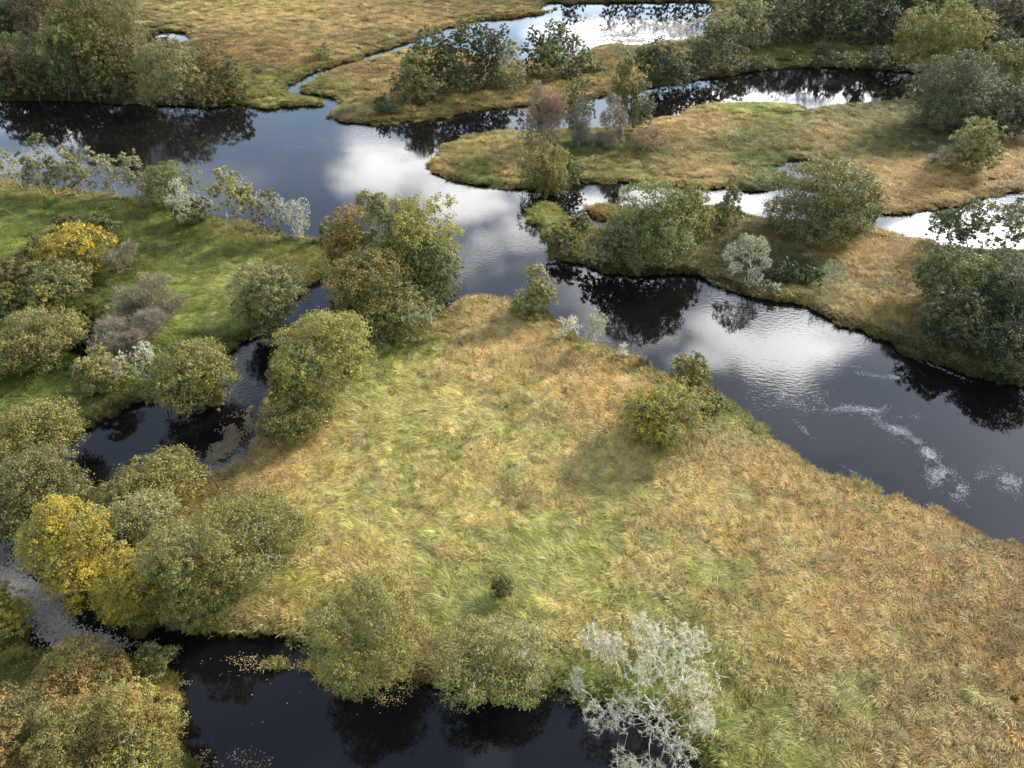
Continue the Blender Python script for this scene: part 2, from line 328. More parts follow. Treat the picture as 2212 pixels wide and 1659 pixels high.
# ------------------------------------------------------------------ colours of the sward
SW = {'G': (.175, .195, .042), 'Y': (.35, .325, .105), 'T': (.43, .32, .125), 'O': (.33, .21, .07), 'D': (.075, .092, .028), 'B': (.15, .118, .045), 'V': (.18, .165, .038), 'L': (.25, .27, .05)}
SWK = list(SW); SWC = np.array([SW[k] for k in SWK])
ZONES = [  # x, y, rx, ry, kinds (surveyed patches of one kind of sward)
    (850, 860, 90, 70, 'GY'), (900, 1030, 110, 90, 'YYG'), (1000, 1150, 120, 90, 'YYT'), (740, 1000, 90, 70, 'TY'), (640, 1020, 90, 70, 'TTO'), (490, 1045, 80, 40, 'OB'),
    (1050, 690, 70, 40, 'TTO'), (1200, 800, 110, 60, 'OTT'), (1310, 850, 90, 50, 'OT'), (1080, 770, 80, 50, 'TTO'), (960, 740, 60, 25, 'G'), (830, 790, 50, 50, 'G'),
    (840, 740, 60, 25, 'GD'), (870, 860, 60, 50, 'Y'), (1150, 690, 30, 22, 'GD'), (1250, 742, 40, 16, 'GL'), (1400, 812, 45, 14, 'GD'), (1330, 775, 40, 12, 'G'), (1130, 870, 40, 40, 'GL'), (1180, 930, 60, 40, 'GY'),
    (1250, 960, 70, 50, 'TY'), (1400, 1030, 90, 60, 'TTY'), (1350, 1130, 90, 60, 'TG'), (1110, 1080, 40, 30, 'BVG'), (1560, 1000, 70, 50, 'TO'), (1660, 1000, 60, 40, 'TO'), (1600, 935, 40, 30, 'G'),
    (1480, 930, 60, 50, 'BD'), (1700, 1130, 110, 70, 'OTG'), (1900, 1230, 130, 80, 'OOT'), (2100, 1330, 130, 100, 'OB'), (1900, 1500, 160, 110, 'OBG'), (2120, 1560, 130, 110, 'BO'), (1600, 1460, 80, 80, 'GV'),
    (1550, 1340, 80, 60, 'GV'), (1680, 1610, 110, 60, 'GV'), (1450, 1230, 100, 70, 'YTG'), (1250, 1250, 110, 70, 'YYG'), (1000, 1290, 90, 60, 'YG'), (850, 1190, 90, 80, 'YYT'), (700, 1160, 60, 70, 'YT'),
    (610, 1265, 50, 30, 'GL'), (590, 1340, 90, 40, 'YTV'), (620, 1390, 90, 20, 'BVD'), (920, 1420, 60, 40, 'BO'), (950, 1350, 50, 30, 'GY'), (1220, 1440, 60, 50, 'GD'), (1330, 1480, 90, 60, 'GD'), (1790, 1360, 130, 80, 'TOO'), (1660, 1270, 100, 70, 'TOG'),
    (1000, 900, 90, 60, 'YT'), (1100, 1000, 70, 60, 'TY'), (1230, 1080, 70, 60, 'TGY'), (1130, 1180, 70, 60, 'GY'), (560, 1050, 60, 40, 'OB'), (780, 1100, 60, 50, 'GY'), (1280, 1380, 80, 40, 'YTV'), (1500, 1120, 70, 50, 'TGO'),
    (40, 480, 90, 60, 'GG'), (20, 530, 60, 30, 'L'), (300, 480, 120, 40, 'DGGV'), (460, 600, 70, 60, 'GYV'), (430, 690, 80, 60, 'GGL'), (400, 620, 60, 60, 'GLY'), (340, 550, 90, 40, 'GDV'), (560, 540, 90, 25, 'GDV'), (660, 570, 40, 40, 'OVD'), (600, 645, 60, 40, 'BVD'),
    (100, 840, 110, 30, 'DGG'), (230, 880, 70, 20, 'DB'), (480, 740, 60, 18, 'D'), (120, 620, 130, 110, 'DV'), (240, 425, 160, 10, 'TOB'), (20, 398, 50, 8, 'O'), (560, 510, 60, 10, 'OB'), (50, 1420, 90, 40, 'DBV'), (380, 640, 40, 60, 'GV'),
    (620, 40, 160, 26, 'TTY'), (440, 12, 100, 16, 'GYT'), (790, 55, 130, 26, 'TTB'), (980, 26, 110, 14, 'OBV'), (1090, 8, 80, 8, 'BV'), (590, 110, 70, 14, 'OB'), (480, 88, 60, 10, 'BBO'), (600, 200, 60, 20, 'VVG'), (690, 175, 40, 16, 'VV'), (560, 160, 50, 16, 'VB'), (690, 110, 60, 16, 'VT'), (850, 85, 80, 10, 'VB'),
    (790, 160, 60, 16, 'BBO'), (770, 215, 50, 20, 'VVT'), (845, 165, 30, 20, 'T'), (950, 238, 90, 10, 'TBV'), (1090, 216, 60, 10, 'BT'), (1000, 180, 120, 30, 'BO'), (1170, 200, 60, 14, 'BO'), (600, 140, 60, 10, 'OB'),
    (1000, 345, 60, 18, 'OVG'), (945, 358, 30, 14, 'TO'), (1060, 318, 50, 14, 'TV'), (1050, 365, 40, 14, 'GV'), (1110, 350, 30, 20, 'TT'), (1040, 300, 30, 8, 'V'), (1300, 345, 60, 20, 'DVG'), (1330, 375, 60, 14, 'TVG'), (1500, 275, 60, 24, 'TTO'), (1610, 252, 60, 14, 'LL'),
    (1600, 320, 60, 22, 'DVG'), (1530, 385, 50, 16, 'TTO'), (1480, 350, 50, 20, 'TV'), (1700, 290, 60, 24, 'VVG'), (1640, 375, 40, 20, 'DG'), (1620, 400, 30, 10, 'D'), (1800, 300, 60, 26, 'TVO'), (1860, 255, 70, 20, 'VV'), (1920, 320, 50, 24, 'DV'), (1950, 380, 70, 24, 'TTO'), (2010, 405, 70, 20, 'TO'),
    (1920, 440, 60, 16, 'OOT'), (2110, 400, 70, 20, 'TO'), (2190, 360, 50, 30, 'OT'), (1420, 330, 60, 14, 'BD'), (1290, 150, 40, 16, 'OBV'), (1340, 175, 40, 20, 'TO'), (1280, 200, 60, 20, 'TO'), (1780, 360, 60, 20, 'VB'), (1750, 130, 220, 12, 'DGV'), (1800, 105, 200, 12, 'BV'), (1420, 110, 50, 10, 'VO'), (2190, 410, 60, 8, 'BD'),
    (1650, 540, 50, 30, 'BD'), (1720, 520, 60, 14, 'OB'), (1850, 535, 60, 22, 'OOT'), (1960, 550, 60, 26, 'OTT'), (1900, 605, 60, 26, 'TBO'), (1800, 650, 70, 20, 'TBV'), (1880, 690, 60, 16, 'BOV'), (2000, 745, 70, 20, 'DB'), (1700, 590, 50, 20, 'D'), (1960, 660, 50, 40, 'BO'), (2110, 790, 80, 20, 'DB'), (1550, 570, 60, 20, 'BD'),
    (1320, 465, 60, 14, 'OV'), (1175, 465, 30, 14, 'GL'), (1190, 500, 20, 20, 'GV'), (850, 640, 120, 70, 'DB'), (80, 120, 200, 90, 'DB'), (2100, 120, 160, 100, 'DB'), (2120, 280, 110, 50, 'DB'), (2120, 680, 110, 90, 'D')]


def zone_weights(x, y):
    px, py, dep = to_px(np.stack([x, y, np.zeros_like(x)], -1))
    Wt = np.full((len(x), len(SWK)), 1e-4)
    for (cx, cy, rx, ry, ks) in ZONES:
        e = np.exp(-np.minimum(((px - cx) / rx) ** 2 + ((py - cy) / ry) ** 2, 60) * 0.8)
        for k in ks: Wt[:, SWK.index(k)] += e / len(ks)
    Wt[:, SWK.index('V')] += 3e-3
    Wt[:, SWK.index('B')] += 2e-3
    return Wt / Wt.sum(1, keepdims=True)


# ------------------------------------------------------------------ ground sheet and water
nx, ny = len(XL), len(YL)
V = np.stack([GX, GY, HGT], -1).reshape(-1, 3)
jj, ii = np.meshgrid(np.arange(ny - 1), np.arange(nx - 1), indexing='ij')
q0 = (jj * nx + ii).ravel()
F = np.stack([q0, q0 + 1, q0 + nx + 1, q0 + nx], 1)
me = mesh_np('ground', V, F, smooth=True)
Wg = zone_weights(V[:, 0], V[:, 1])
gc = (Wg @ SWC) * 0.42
mud = sst((0.25 - D.ravel()) / 0.6)[:, None]
gc = gc * (1 - mud) + np.array([.035, .026, .016]) * mud
at = me.attributes.new('tint', 'FLOAT_COLOR', 'POINT')
c4 = np.ones((len(V), 4), np.float32); c4[:, :3] = gc; at.data.foreach_set('color', c4.ravel())
m, t = new_mat('sward_soil'); k = t.links.new
a = nd(t, 'ShaderNodeAttribute', attribute_type='GEOMETRY', attribute_name='tint')
g = nd(t, 'ShaderNodeTexCoord'); n = nd(t, 'ShaderNodeTexNoise'); n.inputs['Scale'].default_value = 1.3; n.inputs['Detail'].default_value = 8; n.inputs['Roughness'].default_value = .7
k(g.outputs['Object'], n.inputs['Vector'])
mr = nd(t, 'ShaderNodeMapRange'); k(n.outputs['Fac'], mr.inputs[0]); mr.inputs[1].default_value = .3; mr.inputs[2].default_value = .7; mr.inputs[3].default_value = .55; mr.inputs[4].default_value = 1.35
sc_ = nd(t, 'ShaderNodeVectorMath', operation='SCALE'); k(a.outputs['Color'], sc_.inputs[0]); k(mr.outputs[0], sc_.inputs['Scale'])
p = nd(t, 'ShaderNodeBsdfPrincipled'); p.inputs['Roughness'].default_value = .95; p.inputs['Specular IOR Level'].default_value = .1
k(sc_.outputs[0], p.inputs['Base Color'])
bp = nd(t, 'ShaderNodeBump'); bp.inputs['Strength'].default_value = .8; bp.inputs['Distance'].default_value = .3; k(n.outputs['Fac'], bp.inputs['Height']); k(bp.outputs[0], p.inputs['Normal'])
o = nd(t, 'ShaderNodeOutputMaterial'); k(p.outputs[0], o.inputs[0])
me.materials.append(m)
link('ground', me, kind='structure', label='grassy flood meadow and islands between the river arms')

m, t = new_mat('river_water'); k = t.links.new
p = nd(t, 'ShaderNodeBsdfPrincipled')
p.inputs['Base Color'].default_value = (.0032, .0029, .0029, 1); p.inputs['Roughness'].default_value = 0.035; p.inputs['IOR'].default_value = 1.333
g = nd(t, 'ShaderNodeTexCoord')
n1 = nd(t, 'ShaderNodeTexNoise'); n1.inputs['Scale'].default_value = 1.6; n1.inputs['Detail'].default_value = 3; n1.inputs['Roughness'].default_value = .5
n2 = nd(t, 'ShaderNodeTexNoise'); n2.inputs['Scale'].default_value = .035; n2.inputs['Detail'].default_value = 3
mp = nd(t, 'ShaderNodeMapping'); mp.inputs['Scale'].default_value = (.75, 1.5, 1); mp.inputs['Rotation'].default_value = (0, 0, R(20))
k(g.outputs['Object'], mp.inputs[0]); k(mp.outputs[0], n1.inputs['Vector']); k(g.outputs['Object'], n2.inputs['Vector'])
mr = nd(t, 'ShaderNodeMapRange', interpolation_type='SMOOTHSTEP'); k(n2.outputs['Fac'], mr.inputs[0]); mr.inputs[1].default_value = .48; mr.inputs[2].default_value = .66; mr.inputs[3].default_value = .10; mr.inputs[4].default_value = .8
hm = mth(t, 'MULTIPLY', n1.outputs['Fac'], mr.outputs[0])
bp = nd(t, 'ShaderNodeBump'); bp.inputs['Strength'].default_value = .5; bp.inputs['Distance'].default_value = .035
k(hm, bp.inputs['Height']); k(bp.outputs[0], p.inputs['Normal'])
o = nd(t, 'ShaderNodeOutputMaterial'); k(p.outputs[0], o.inputs[0])
S = 7000
me = mesh_np('river_water', [(-S, -S, 0), (S, -S, 0), (S, S, 0), (-S, S, 0)], [(0, 1, 2, 3)], [m])
link('river_water', me, kind='structure', label='dark still river water winding through the wetland')

# ------------------------------------------------------------------ tubes, leaves, branching
def tubes(P0, P1, R0, R1, n):
    d = P1 - P0; ln = np.linalg.norm(d, axis=1, keepdims=True); d = d / np.maximum(ln, 1e-6)
    ref = np.where(np.abs(d[:, 2:3]) > .9, np.array([[1., 0, 0]]), np.array([[0, 0, 1.]]))
    uu = np.cross(d, ref); uu /= np.maximum(np.linalg.norm(uu, axis=1, keepdims=True), 1e-6); vv = np.cross(d, uu)
    ang = np.arange(n) / n * 2 * math.pi
    ring = uu[:, None, :] * np.cos(ang)[None, :, None] + vv[:, None, :] * np.sin(ang)[None, :, None]
    A = P0[:, None, :] + ring * R0[:, None, None]; B = P1[:, None, :] + ring * R1[:, None, None]
    vs = np.concatenate([A, B], 1).reshape(-1, 3)
    b = (np.arange(len(P0)) * 2 * n)[:, None]; i = np.arange(n)[None, :]; i2 = (i + 1) % n
    fs = np.stack([b + i, b + i2, b + n + i2, b + n + i], -1).reshape(-1, 4)
    return vs, fs


def grow(pts, start, bf=0.35):
    """connect points into a branching skeleton from the nodes in start; returns nodes, parent"""
    nodes = [np.asarray(s_, float) for s_ in start]; N0 = len(nodes); N = len(pts)
    P = np.vstack([np.array(nodes), pts]); par = np.full(N0 + N, -1, int); plen = np.zeros(N0 + N)
    for i in range(1, N0):
        par[i] = i - 1; plen[i] = plen[i - 1] + np.linalg.norm(P[i] - P[i - 1])
    best = np.full(N, 1e18); bpar = np.zeros(N, int)
    for i in range(N0):
        c_ = np.linalg.norm(pts - P[i], axis=1) + bf * plen[i]
        mk = c_ < best; best[mk] = c_[mk]; bpar[mk] = i
    open_ = np.ones(N, bool)
    for _ in range(N):
        j = int(np.argmin(np.where(open_, best, 1e18))); open_[j] = False
        gi = N0 + j; par[gi] = bpar[j]; dl = np.linalg.norm(P[gi] - P[par[gi]]); plen[gi] = plen[par[gi]] + dl
        c_ = np.linalg.norm(pts - P[gi], axis=1) + bf * plen[gi]
        mk = open_ & (c_ < best); best[mk] = c_[mk]; bpar[mk] = gi
    return P, par, plen


def skeleton_mesh(P, par, plen, r_tip, expo=2.4, r_max=None):
    n = len(P); acc_ = np.zeros(n); order = np.argsort(-plen)
    isleaf = np.ones(n, bool); isleaf[par[par >= 0]] = False
    acc_[isleaf] = r_tip ** expo
    for i in order:
        if par[i] >= 0: acc_[par[i]] += acc_[i]
    rad = acc_ ** (1 / expo)
    if r_max: rad = np.minimum(rad, r_max)
    e = np.where(par >= 0)[0]
    return e, rad


def tube_set(P, par, e, rad):
    vs, fs, off = [], [], 0
    big = rad[e] > 0.07
    for sel, nn in ((e[big], 6), (e[~big], 3)):
        if len(sel) == 0: continue
        v_, f_ = tubes(P[par[sel]], P[sel], np.minimum(rad[par[sel]], rad[sel] * 1.5), rad[sel], nn)
        vs.append(v_); fs.append(f_ + off); off += len(v_)
    return np.vstack(vs), np.vstack(fs)


def leaf_tris(C, Nrm, size, aspect=0.75):
    n = len(C)
    Nrm = Nrm / np.maximum(np.linalg.norm(Nrm, axis=1, keepdims=True), 1e-6)
    r_ = rng.normal(size=(n, 3)); uu = np.cross(Nrm, r_); uu /= np.maximum(np.linalg.norm(uu, axis=1, keepdims=True), 1e-6)
    vv = np.cross(Nrm, uu); s_ = size * rng.uniform(.6, 1.35, n)[:, None]
    A = C + uu * s_ * .62; B = C - uu * s_ * .42 + vv * s_ * aspect * .5; Cc = C - uu * s_ * .42 - vv * s_ * aspect * .5
    vs = np.stack([A, B, Cc], 1).reshape(-1, 3)
    return vs, np.arange(3 * n).reshape(-1, 3)


def sphere_dirs(n):
    d = rng.normal(size=(n, 3)); return d / np.linalg.norm(d, axis=1, keepdims=True)


PAL0 = dict(olive=(.115, .108, .030), olivey=(.165, .148, .036), green=(.068, .082, .026), dgreen=(.032, .040, .015), grey=(.122, .112, .040), pale=(.20, .22, .125),
           gold=(.28, .215, .024), orange=(.25, .155, .042), brown=(.100, .083, .030), dbrown=(.062, .052, .022), tan=(.175, .118, .036), lime=(.20, .185, .040),
           lich=(.37, .37, .26), white=(.50, .47, .36), pink=(.20, .145, .11), dsage=(.072, .074, .034), twig=(.17, .15, .115), mgreen=(.098, .108, .034), sage=(.175, .165, .066), dolive=(.07, .07, .022))
PAL = {k_: tuple(min(.75, c_ * (1.0 if k_ in ('lich', 'white', 'gold', 'orange') else 1.15)) for c_ in v_) for k_, v_ in PAL0.items()}


def clump_leaves(cent, outw, rc, per, size, col, spread, droop=0.0):
    n = len(cent) * per
    ci = np.repeat(np.arange(len(cent)), per)
    d = sphere_dirs(n); o_ = outw[ci]
    d = d + o_ * 0.55 + np.array([0, 0, .25]); d /= np.maximum(np.linalg.norm(d, axis=1, keepdims=True), 1e-6)
    rad = rng.random(n) ** .45
    far_ = rng.random(n) < .09; rad[far_] *= rng.uniform(1.2, 2.1, far_.sum())      # loose sprays at the outline
    pos = cent[ci] + d * (rc[ci] * rad)[:, None] * np.array([1, 1, .8 + droop * .6])
    if droop: pos[:, 2] -= droop * rc[ci] * rng.random(n) * 1.6
    nr = d + rng.normal(size=(n, 3)) * .55 + np.array([0, 0, .3])
    vs, fs = leaf_tris(pos, nr, size)
    cc = col[ci] * rng.uniform(1 - spread, 1 + spread, (n, 1)) * rng.uniform(.93, 1.07, (n, 3))
    return vs, fs, np.clip(cc, 0.004, .8), pos


TREES_DONE = []


def tree(kind, name, bx, by, box, col, label, col2=None, f2=.25, cat=None, group=None, dens=1.0, lich=0.0, subs=None):
    global rng
    rng = np.random.default_rng(zlib.crc32(label.encode()))
    x0, y0, x1, y1 = box
    B = ground_at(bx, by, 0.25)
    B[2] = max(0.0, float(grid_lookup(HGT, np.array([B[0]]), np.array([B[1]]))[0]))
    hor = np.array([B[0], B[1], 0.]); nrm = hor / np.linalg.norm(hor); tang = np.array([nrm[1], -nrm[0], 0.])
    d = ray((x0 + x1) / 2, (y0 + y1) / 2)
    C = CAMP + d * (np.dot(nrm, B) / np.dot(nrm, d))
    dep = float((C - CAMP) @ FWD); dist = np.linalg.norm(C - CAMP)
    th = math.asin((CAM_H - C[2]) / dist)
    a_ = (x1 - x0) / 2 * dep / FOC; hh = (y1 - y0) / 2 * dep / FOC
    b_ = a_ * .95
    c2 = (hh ** 2 - (b_ * math.sin(th)) ** 2) / math.cos(th) ** 2
    cmin = .55 * a_
    if c2 < cmin ** 2:
        c_ = min(cmin, hh / math.cos(th) * .8); b_ = math.sqrt(max(hh ** 2 - (c_ * math.cos(th)) ** 2, (.25 * a_) ** 2)) / math.sin(th)
        b_ = min(b_, a_ * 1.2)
    else: c_ = math.sqrt(c2)
    if C[2] < c_ * .75:        # low crown: lift so that it stands on the ground
        if C[2] < c_ * .55:
            tt = (c_ * .55 - C[2]) / -d[2]; sh = d * tt; C = C - sh
            B = B - np.array([sh[0], sh[1], 0]) * (.5 if kind != 'lichen' else .15)
            B[2] = max(0.0, float(grid_lookup(HGT, np.array([B[0]]), np.array([B[1]]))[0]))
    off = C - B
    grow_ = 1.0 if kind in ('lichen', 'bare', 'bareshrub') else np.array([[1.10], [1.08], [1.12]]) * (.93 if bx < 760 and by > 600 else 1.0)
    if kind == 'tall': grow_ = np.array([[1.22], [1.1], [1.0]])
    M = np.stack([tang * a_, nrm * b_, np.array([0, 0, c_])]) * grow_    # unit ball -> crown
    px2m = dep / FOC
    area = (x1 - x0) * (y1 - y0) * .214                     # in render pixels
    leaf = max(.125, .0024 * dep * (1 if dep < 130 else .76))
    root = bpy.data.objects.new(name, None); COL.objects.link(root); root.location = B
    root.empty_display_size = .5
    root['label'] = label; root['category'] = cat or ('shrub' if kind in ('shrub', 'bareshrub') else 'tree')
    if group: root['group'] = group
    base_c = np.array(PAL[col]); c2c = np.array(PAL[col2]) if col2 else base_c
    zmin = .15 - B[2]

    ns = 9 if kind == 'lichen' else 12
    sd_ = sphere_dirs(ns); sub = np.hstack([sd_ * rng.uniform(.35, .78, (ns, 1)) / np.abs(sd_).max(1, keepdims=True) ** .4, rng.uniform(.24, .46, (ns, 1))])
    sub = np.vstack([sub, [[0, 0, .1, .55]]])

    if subs is not None: sub = np.array(subs, float)

    def pts_in(n, shell=.55):
        u_ = sphere_dirs(n) * (rng.random((n, 1)) ** (1 / 3) * (1 - shell) + shell * rng.random((n, 1)) ** .15)
        if kind == 'cone':
            u_[:, :2] *= np.clip(.85 - .6 * u_[:, 2:3], .1, 1.3)
        if kind in ('lichen', 'bare', 'bareshrub') and len(sub):
            w_ = rng.integers(0, len(sub), n)
            u_ = sub[w_, :3] + sphere_dirs(n) * (rng.random((n, 1)) ** .4) * sub[w_, 3:4]
        q = off + u_ @ M
        return q[q[:, 2] > zmin + .3]

    start = [np.zeros(3), off * .2 * np.array([.6, .6, 1]), off * .45 * np.array([.8, .8, 1])]
    if off[2] < 1.2: start = [np.zeros(3), off * .3]
    # ---- woody skeleton
    if kind in ('lichen', 'bare', 'bareshrub'):
        n = int(np.clip(area * (.42 if kind == 'lichen' else .32) * dens, 110, 1700))
        Pn, par, pl = grow(pts_in(n, .3), start, .28)
        Pn[len(start):] += rng.normal(size=(len(Pn) - len(start), 3)) * a_ * .02
        tip = max(.009, px2m * .11) if kind == 'lichen' else max(.010, px2m * .10)
        e, rad = skeleton_mesh(Pn, par, pl, tip, 2.5, max(.12, a_ * .032))
        thick = rad[e] > tip * 2.2
        if thick.sum() < 3: thick[:] = True
        vs, fs = tube_set(Pn, par, e[thick], rad)
        bark = M_PALE if kind == 'lichen' else M_TWIG
        link('trunk', mesh_np('trunk', vs, fs, [bark], smooth=True), root)
        if (~thick).any():
            vs, fs = tube_set(Pn, par, e[~thick], rad)
            tv, tf = vs, np.vstack([fs[:, [0, 1, 2]], fs[:, [0, 2, 3]]])
            colr = (base_c * .55 + np.array(PAL['twig']) * .3) * rng.uniform(.7, 1.25, (len(tf), 1))
            # lichen tufts / fine side twigs along the thin branches
            e2 = e[~thick]; m_ = int(np.clip(area * (1.15 if kind == 'lichen' else 2.4) * dens, 300, 16000))
            s_ = rng.integers(0, len(e2), m_); tt = rng.random((m_, 1))
            pos = Pn[par[e2[s_]]] * (1 - tt) + Pn[e2[s_]] * tt
            if kind == 'lichen':
                pos = pos + rng.normal(size=pos.shape) * px2m * .6
                dirv = Pn[e2[s_]] - Pn[par[e2[s_]]]; dirv /= np.maximum(np.linalg.norm(dirv, axis=1, keepdims=True), 1e-6)
                dirv = dirv * .6 + rng.normal(size=dirv.shape) * .6 + np.array([0, 0, .2]); dirv /= np.linalg.norm(dirv, axis=1, keepdims=True)
                ln = rng.uniform(.5, 1.3, (m_, 1)) * max(.35, px2m * 6.5)
                sd = np.cross(dirv, rng.normal(size=dirv.shape)); sd /= np.maximum(np.linalg.norm(sd, axis=1, keepdims=True), 1e-6)
                wd = max(.022, px2m * .62)
                v2 = np.stack([pos - sd * wd, pos + sd * wd, pos + dirv * ln], 1).reshape(-1, 3); f2_ = np.arange(3 * m_).reshape(-1, 3)
                cc = base_c * rng.uniform(.35, 1.4, (m_, 1))
                if col2:
                    mk = rng.random(m_) < f2; cc[mk] = c2c * rng.uniform(.7, 1.3, (mk.sum(), 1))
            else:
                dirv = Pn[e2[s_]] - Pn[par[e2[s_]]]; dirv /= np.maximum(np.linalg.norm(dirv, axis=1, keepdims=True), 1e-6)
                outv = (pos - off) @ np.linalg.inv(M); outv = outv @ M; outv /= np.maximum(np.linalg.norm(outv, axis=1, keepdims=True), 1e-6)
                dirv = dirv * .5 + outv * .6 + rng.normal(size=dirv.shape) * .55 + np.array([0, 0, .25])
                dirv /= np.linalg.norm(dirv, axis=1, keepdims=True)
                ln = rng.uniform(.05, .16, (m_, 1)) * a_ + .25
                sd = np.cross(dirv, rng.normal(size=dirv.shape)); sd /= np.maximum(np.linalg.norm(sd, axis=1, keepdims=True), 1e-6)
                wd = max(.016, px2m * .28)
                v2 = np.stack([pos - sd * wd, pos + sd * wd, pos + dirv * ln], 1).reshape(-1, 3); f2_ = np.arange(3 * m_).reshape(-1, 3)
                cc = base_c * rng.uniform(.6, 1.3, (m_, 1))
                if col2:      # a thin scatter of leaves
                    q = pts_in(int(area * f2 * 4), .6)
                    v3, f3 = leaf_tris(q, rng.normal(size=q.shape), leaf * .8)
                    v2 = np.vstack([v2, v3]); f2_ = np.vstack([f2_, f3 + 3 * m_]); cc = np.vstack([cc, c2c * rng.uniform(.6, 1.3, (len(q), 1))])
            allv = np.vstack([tv, v2]); allf = np.vstack([tf, f2_ + len(tv)]); allc = np.vstack([colr, cc])
            link('crown', mesh_np('crown', allv, allf, [M_LEAF], np.clip(allc, .005, .8)), root)
        TREES_DONE.append((label, B, C, a_, b_, c_))
        return root
    # ---- leafy kinds
    n_lobe = {'round': 24, 'shrub': 13, 'tall': 16, 'cone': 12, 'weep': 18, 'half': 26}[kind]
    lob = []
    for i in range(n_lobe):
        if kind == 'tall':
            zz = -0.9 + 1.65 * (i + rng.random()) / n_lobe; an = rng.random() * 6.283; rr = .68 * math.sqrt(max(0, 1.1 - zz * zz))
            lob.append((np.array([math.cos(an) * rr, math.sin(an) * rr, zz]), rng.uniform(.34, .56), np.array([1, 1, .6])))
        elif kind == 'cone':
            zz = -0.8 + 1.65 * (i + rng.random()) / n_lobe; an = rng.random() * 6.283; wv = np.clip(.62 - .45 * zz, .1, .9)
            lob.append((np.array([math.cos(an) * wv * .6, math.sin(an) * wv * .6, zz]), .2 + .42 * wv, np.array([1, 1, .7])))
        else:
            dv = sphere_dirs(1)[0]
            if i == 0: dv = np.array([.1, 0, .9])
            if i == 1: dv = np.array([.85, -.3, -.5])
            if i == 2: dv = np.array([-.85, -.3, -.5])
            if i == 3: dv = np.array([0, -.8, -.6])
            rr = rng.uniform(.38, .86)
            sz = (1.06 - rr) * rng.uniform(.65, 1.15) if kind != 'half' else rng.uniform(.14, .30)
            rr /= max(abs(dv)) ** .4
            lob.append((dv * rr, sz, np.array([1, 1, .85])))
    if kind in ('round', 'shrub', 'weep'): lob.append((np.array([0, 0, -.15]), .70, np.array([1, 1, .88])))
    if kind == 'tall': lob += [(np.array([0, 0, -.35]), .55, np.array([1, 1, .8])), (np.array([0, 0, .35]), .5, np.array([1, 1, .8]))]
    if dep > 130: dens *= 1.3
    total = np.clip(area * (4.9 if kind != 'half' else 3.2) * dens, 700, 50000)
    wl = np.array([l[1] ** 2 for l in lob]); wl /= wl.sum()
    rcm = np.clip(a_ * .125, .3, .95) * (1.0 if kind != 'half' else .9)
    cents, outs, rcs, cols = [], [], [], []
    per = 26 if total > 3000 else 14
    nclump = max(12, int(total / per))
    for (lc, lr, ls), w_ in zip(lob, wl):
        k_ = max(2, int(nclump * w_))
        dd = sphere_dirs(k_); flip = (dd[:, 2] < -.3) & (rng.random(k_) < .75); dd[flip, 2] *= -1
        rr = lr * (.72 + .32 * rng.random((k_, 1)))
        uu = lc + dd * ls * rr
        lobe_shift = rng.uniform(.76, 1.22)
        cc = np.tile(base_c * lobe_shift, (k_, 1)) * rng.uniform(.8, 1.22, (k_, 1))
        if col2:
            lobe_p = f2 * rng.choice([.3, 1.7])
            mk = rng.random(k_) < lobe_p; cc[mk] = c2c * rng.uniform(.75, 1.2, (mk.sum(), 1))
        cents.append(off + uu @ M); o_ = dd @ M; outs.append(o_ / np.linalg.norm(o_, axis=1, keepdims=True)); rcs.append(rcm * rng.uniform(.6, 1.3, k_)); cols.append(cc)
    cents = np.vstack(cents); outs = np.vstack(outs); rcs = np.concatenate(rcs); cols = np.vstack(cols)
    ok = cents[:, 2] > zmin + .25
    cents, outs, rcs, cols = cents[ok], outs[ok], rcs[ok], cols[ok]
    vs, fs, fc, pos = clump_leaves(cents, outs, rcs, per, leaf, cols, .22, droop=.9 if kind == 'weep' else 0.0)
    keep = pos[:, 2] > zmin
    fs = fs[keep]; fc = fc[keep]
    vs = vs[fs.ravel()]; fs = np.arange(len(vs)).reshape(-1, 3)
    link('crown', mesh_np('crown', vs, fs, [M_LEAF], fc), root)
    # woody parts
    nb = int(np.clip(area * .05, 24, 260)) * (2 if kind == 'half' else 1)
    sel = rng.permutation(len(cents))[:nb]
    Pn, par, pl = grow(cents[sel] - outs[sel] * rcs[sel][:, None] * .2, start, .4)
    tip = max(.014, px2m * .12)
    e, rad = skeleton_mesh(Pn, par, pl, tip, 2.3, max(.14, a_ * .06))
    vs, fs = tube_set(Pn, par, e, rad)
    link('trunk', mesh_np('trunk', vs, fs, [M_PALE if kind == 'half' else M_BARK], smooth=True), root)
    if lich == 0 and kind == 'round' and dep < 150: lich = .16
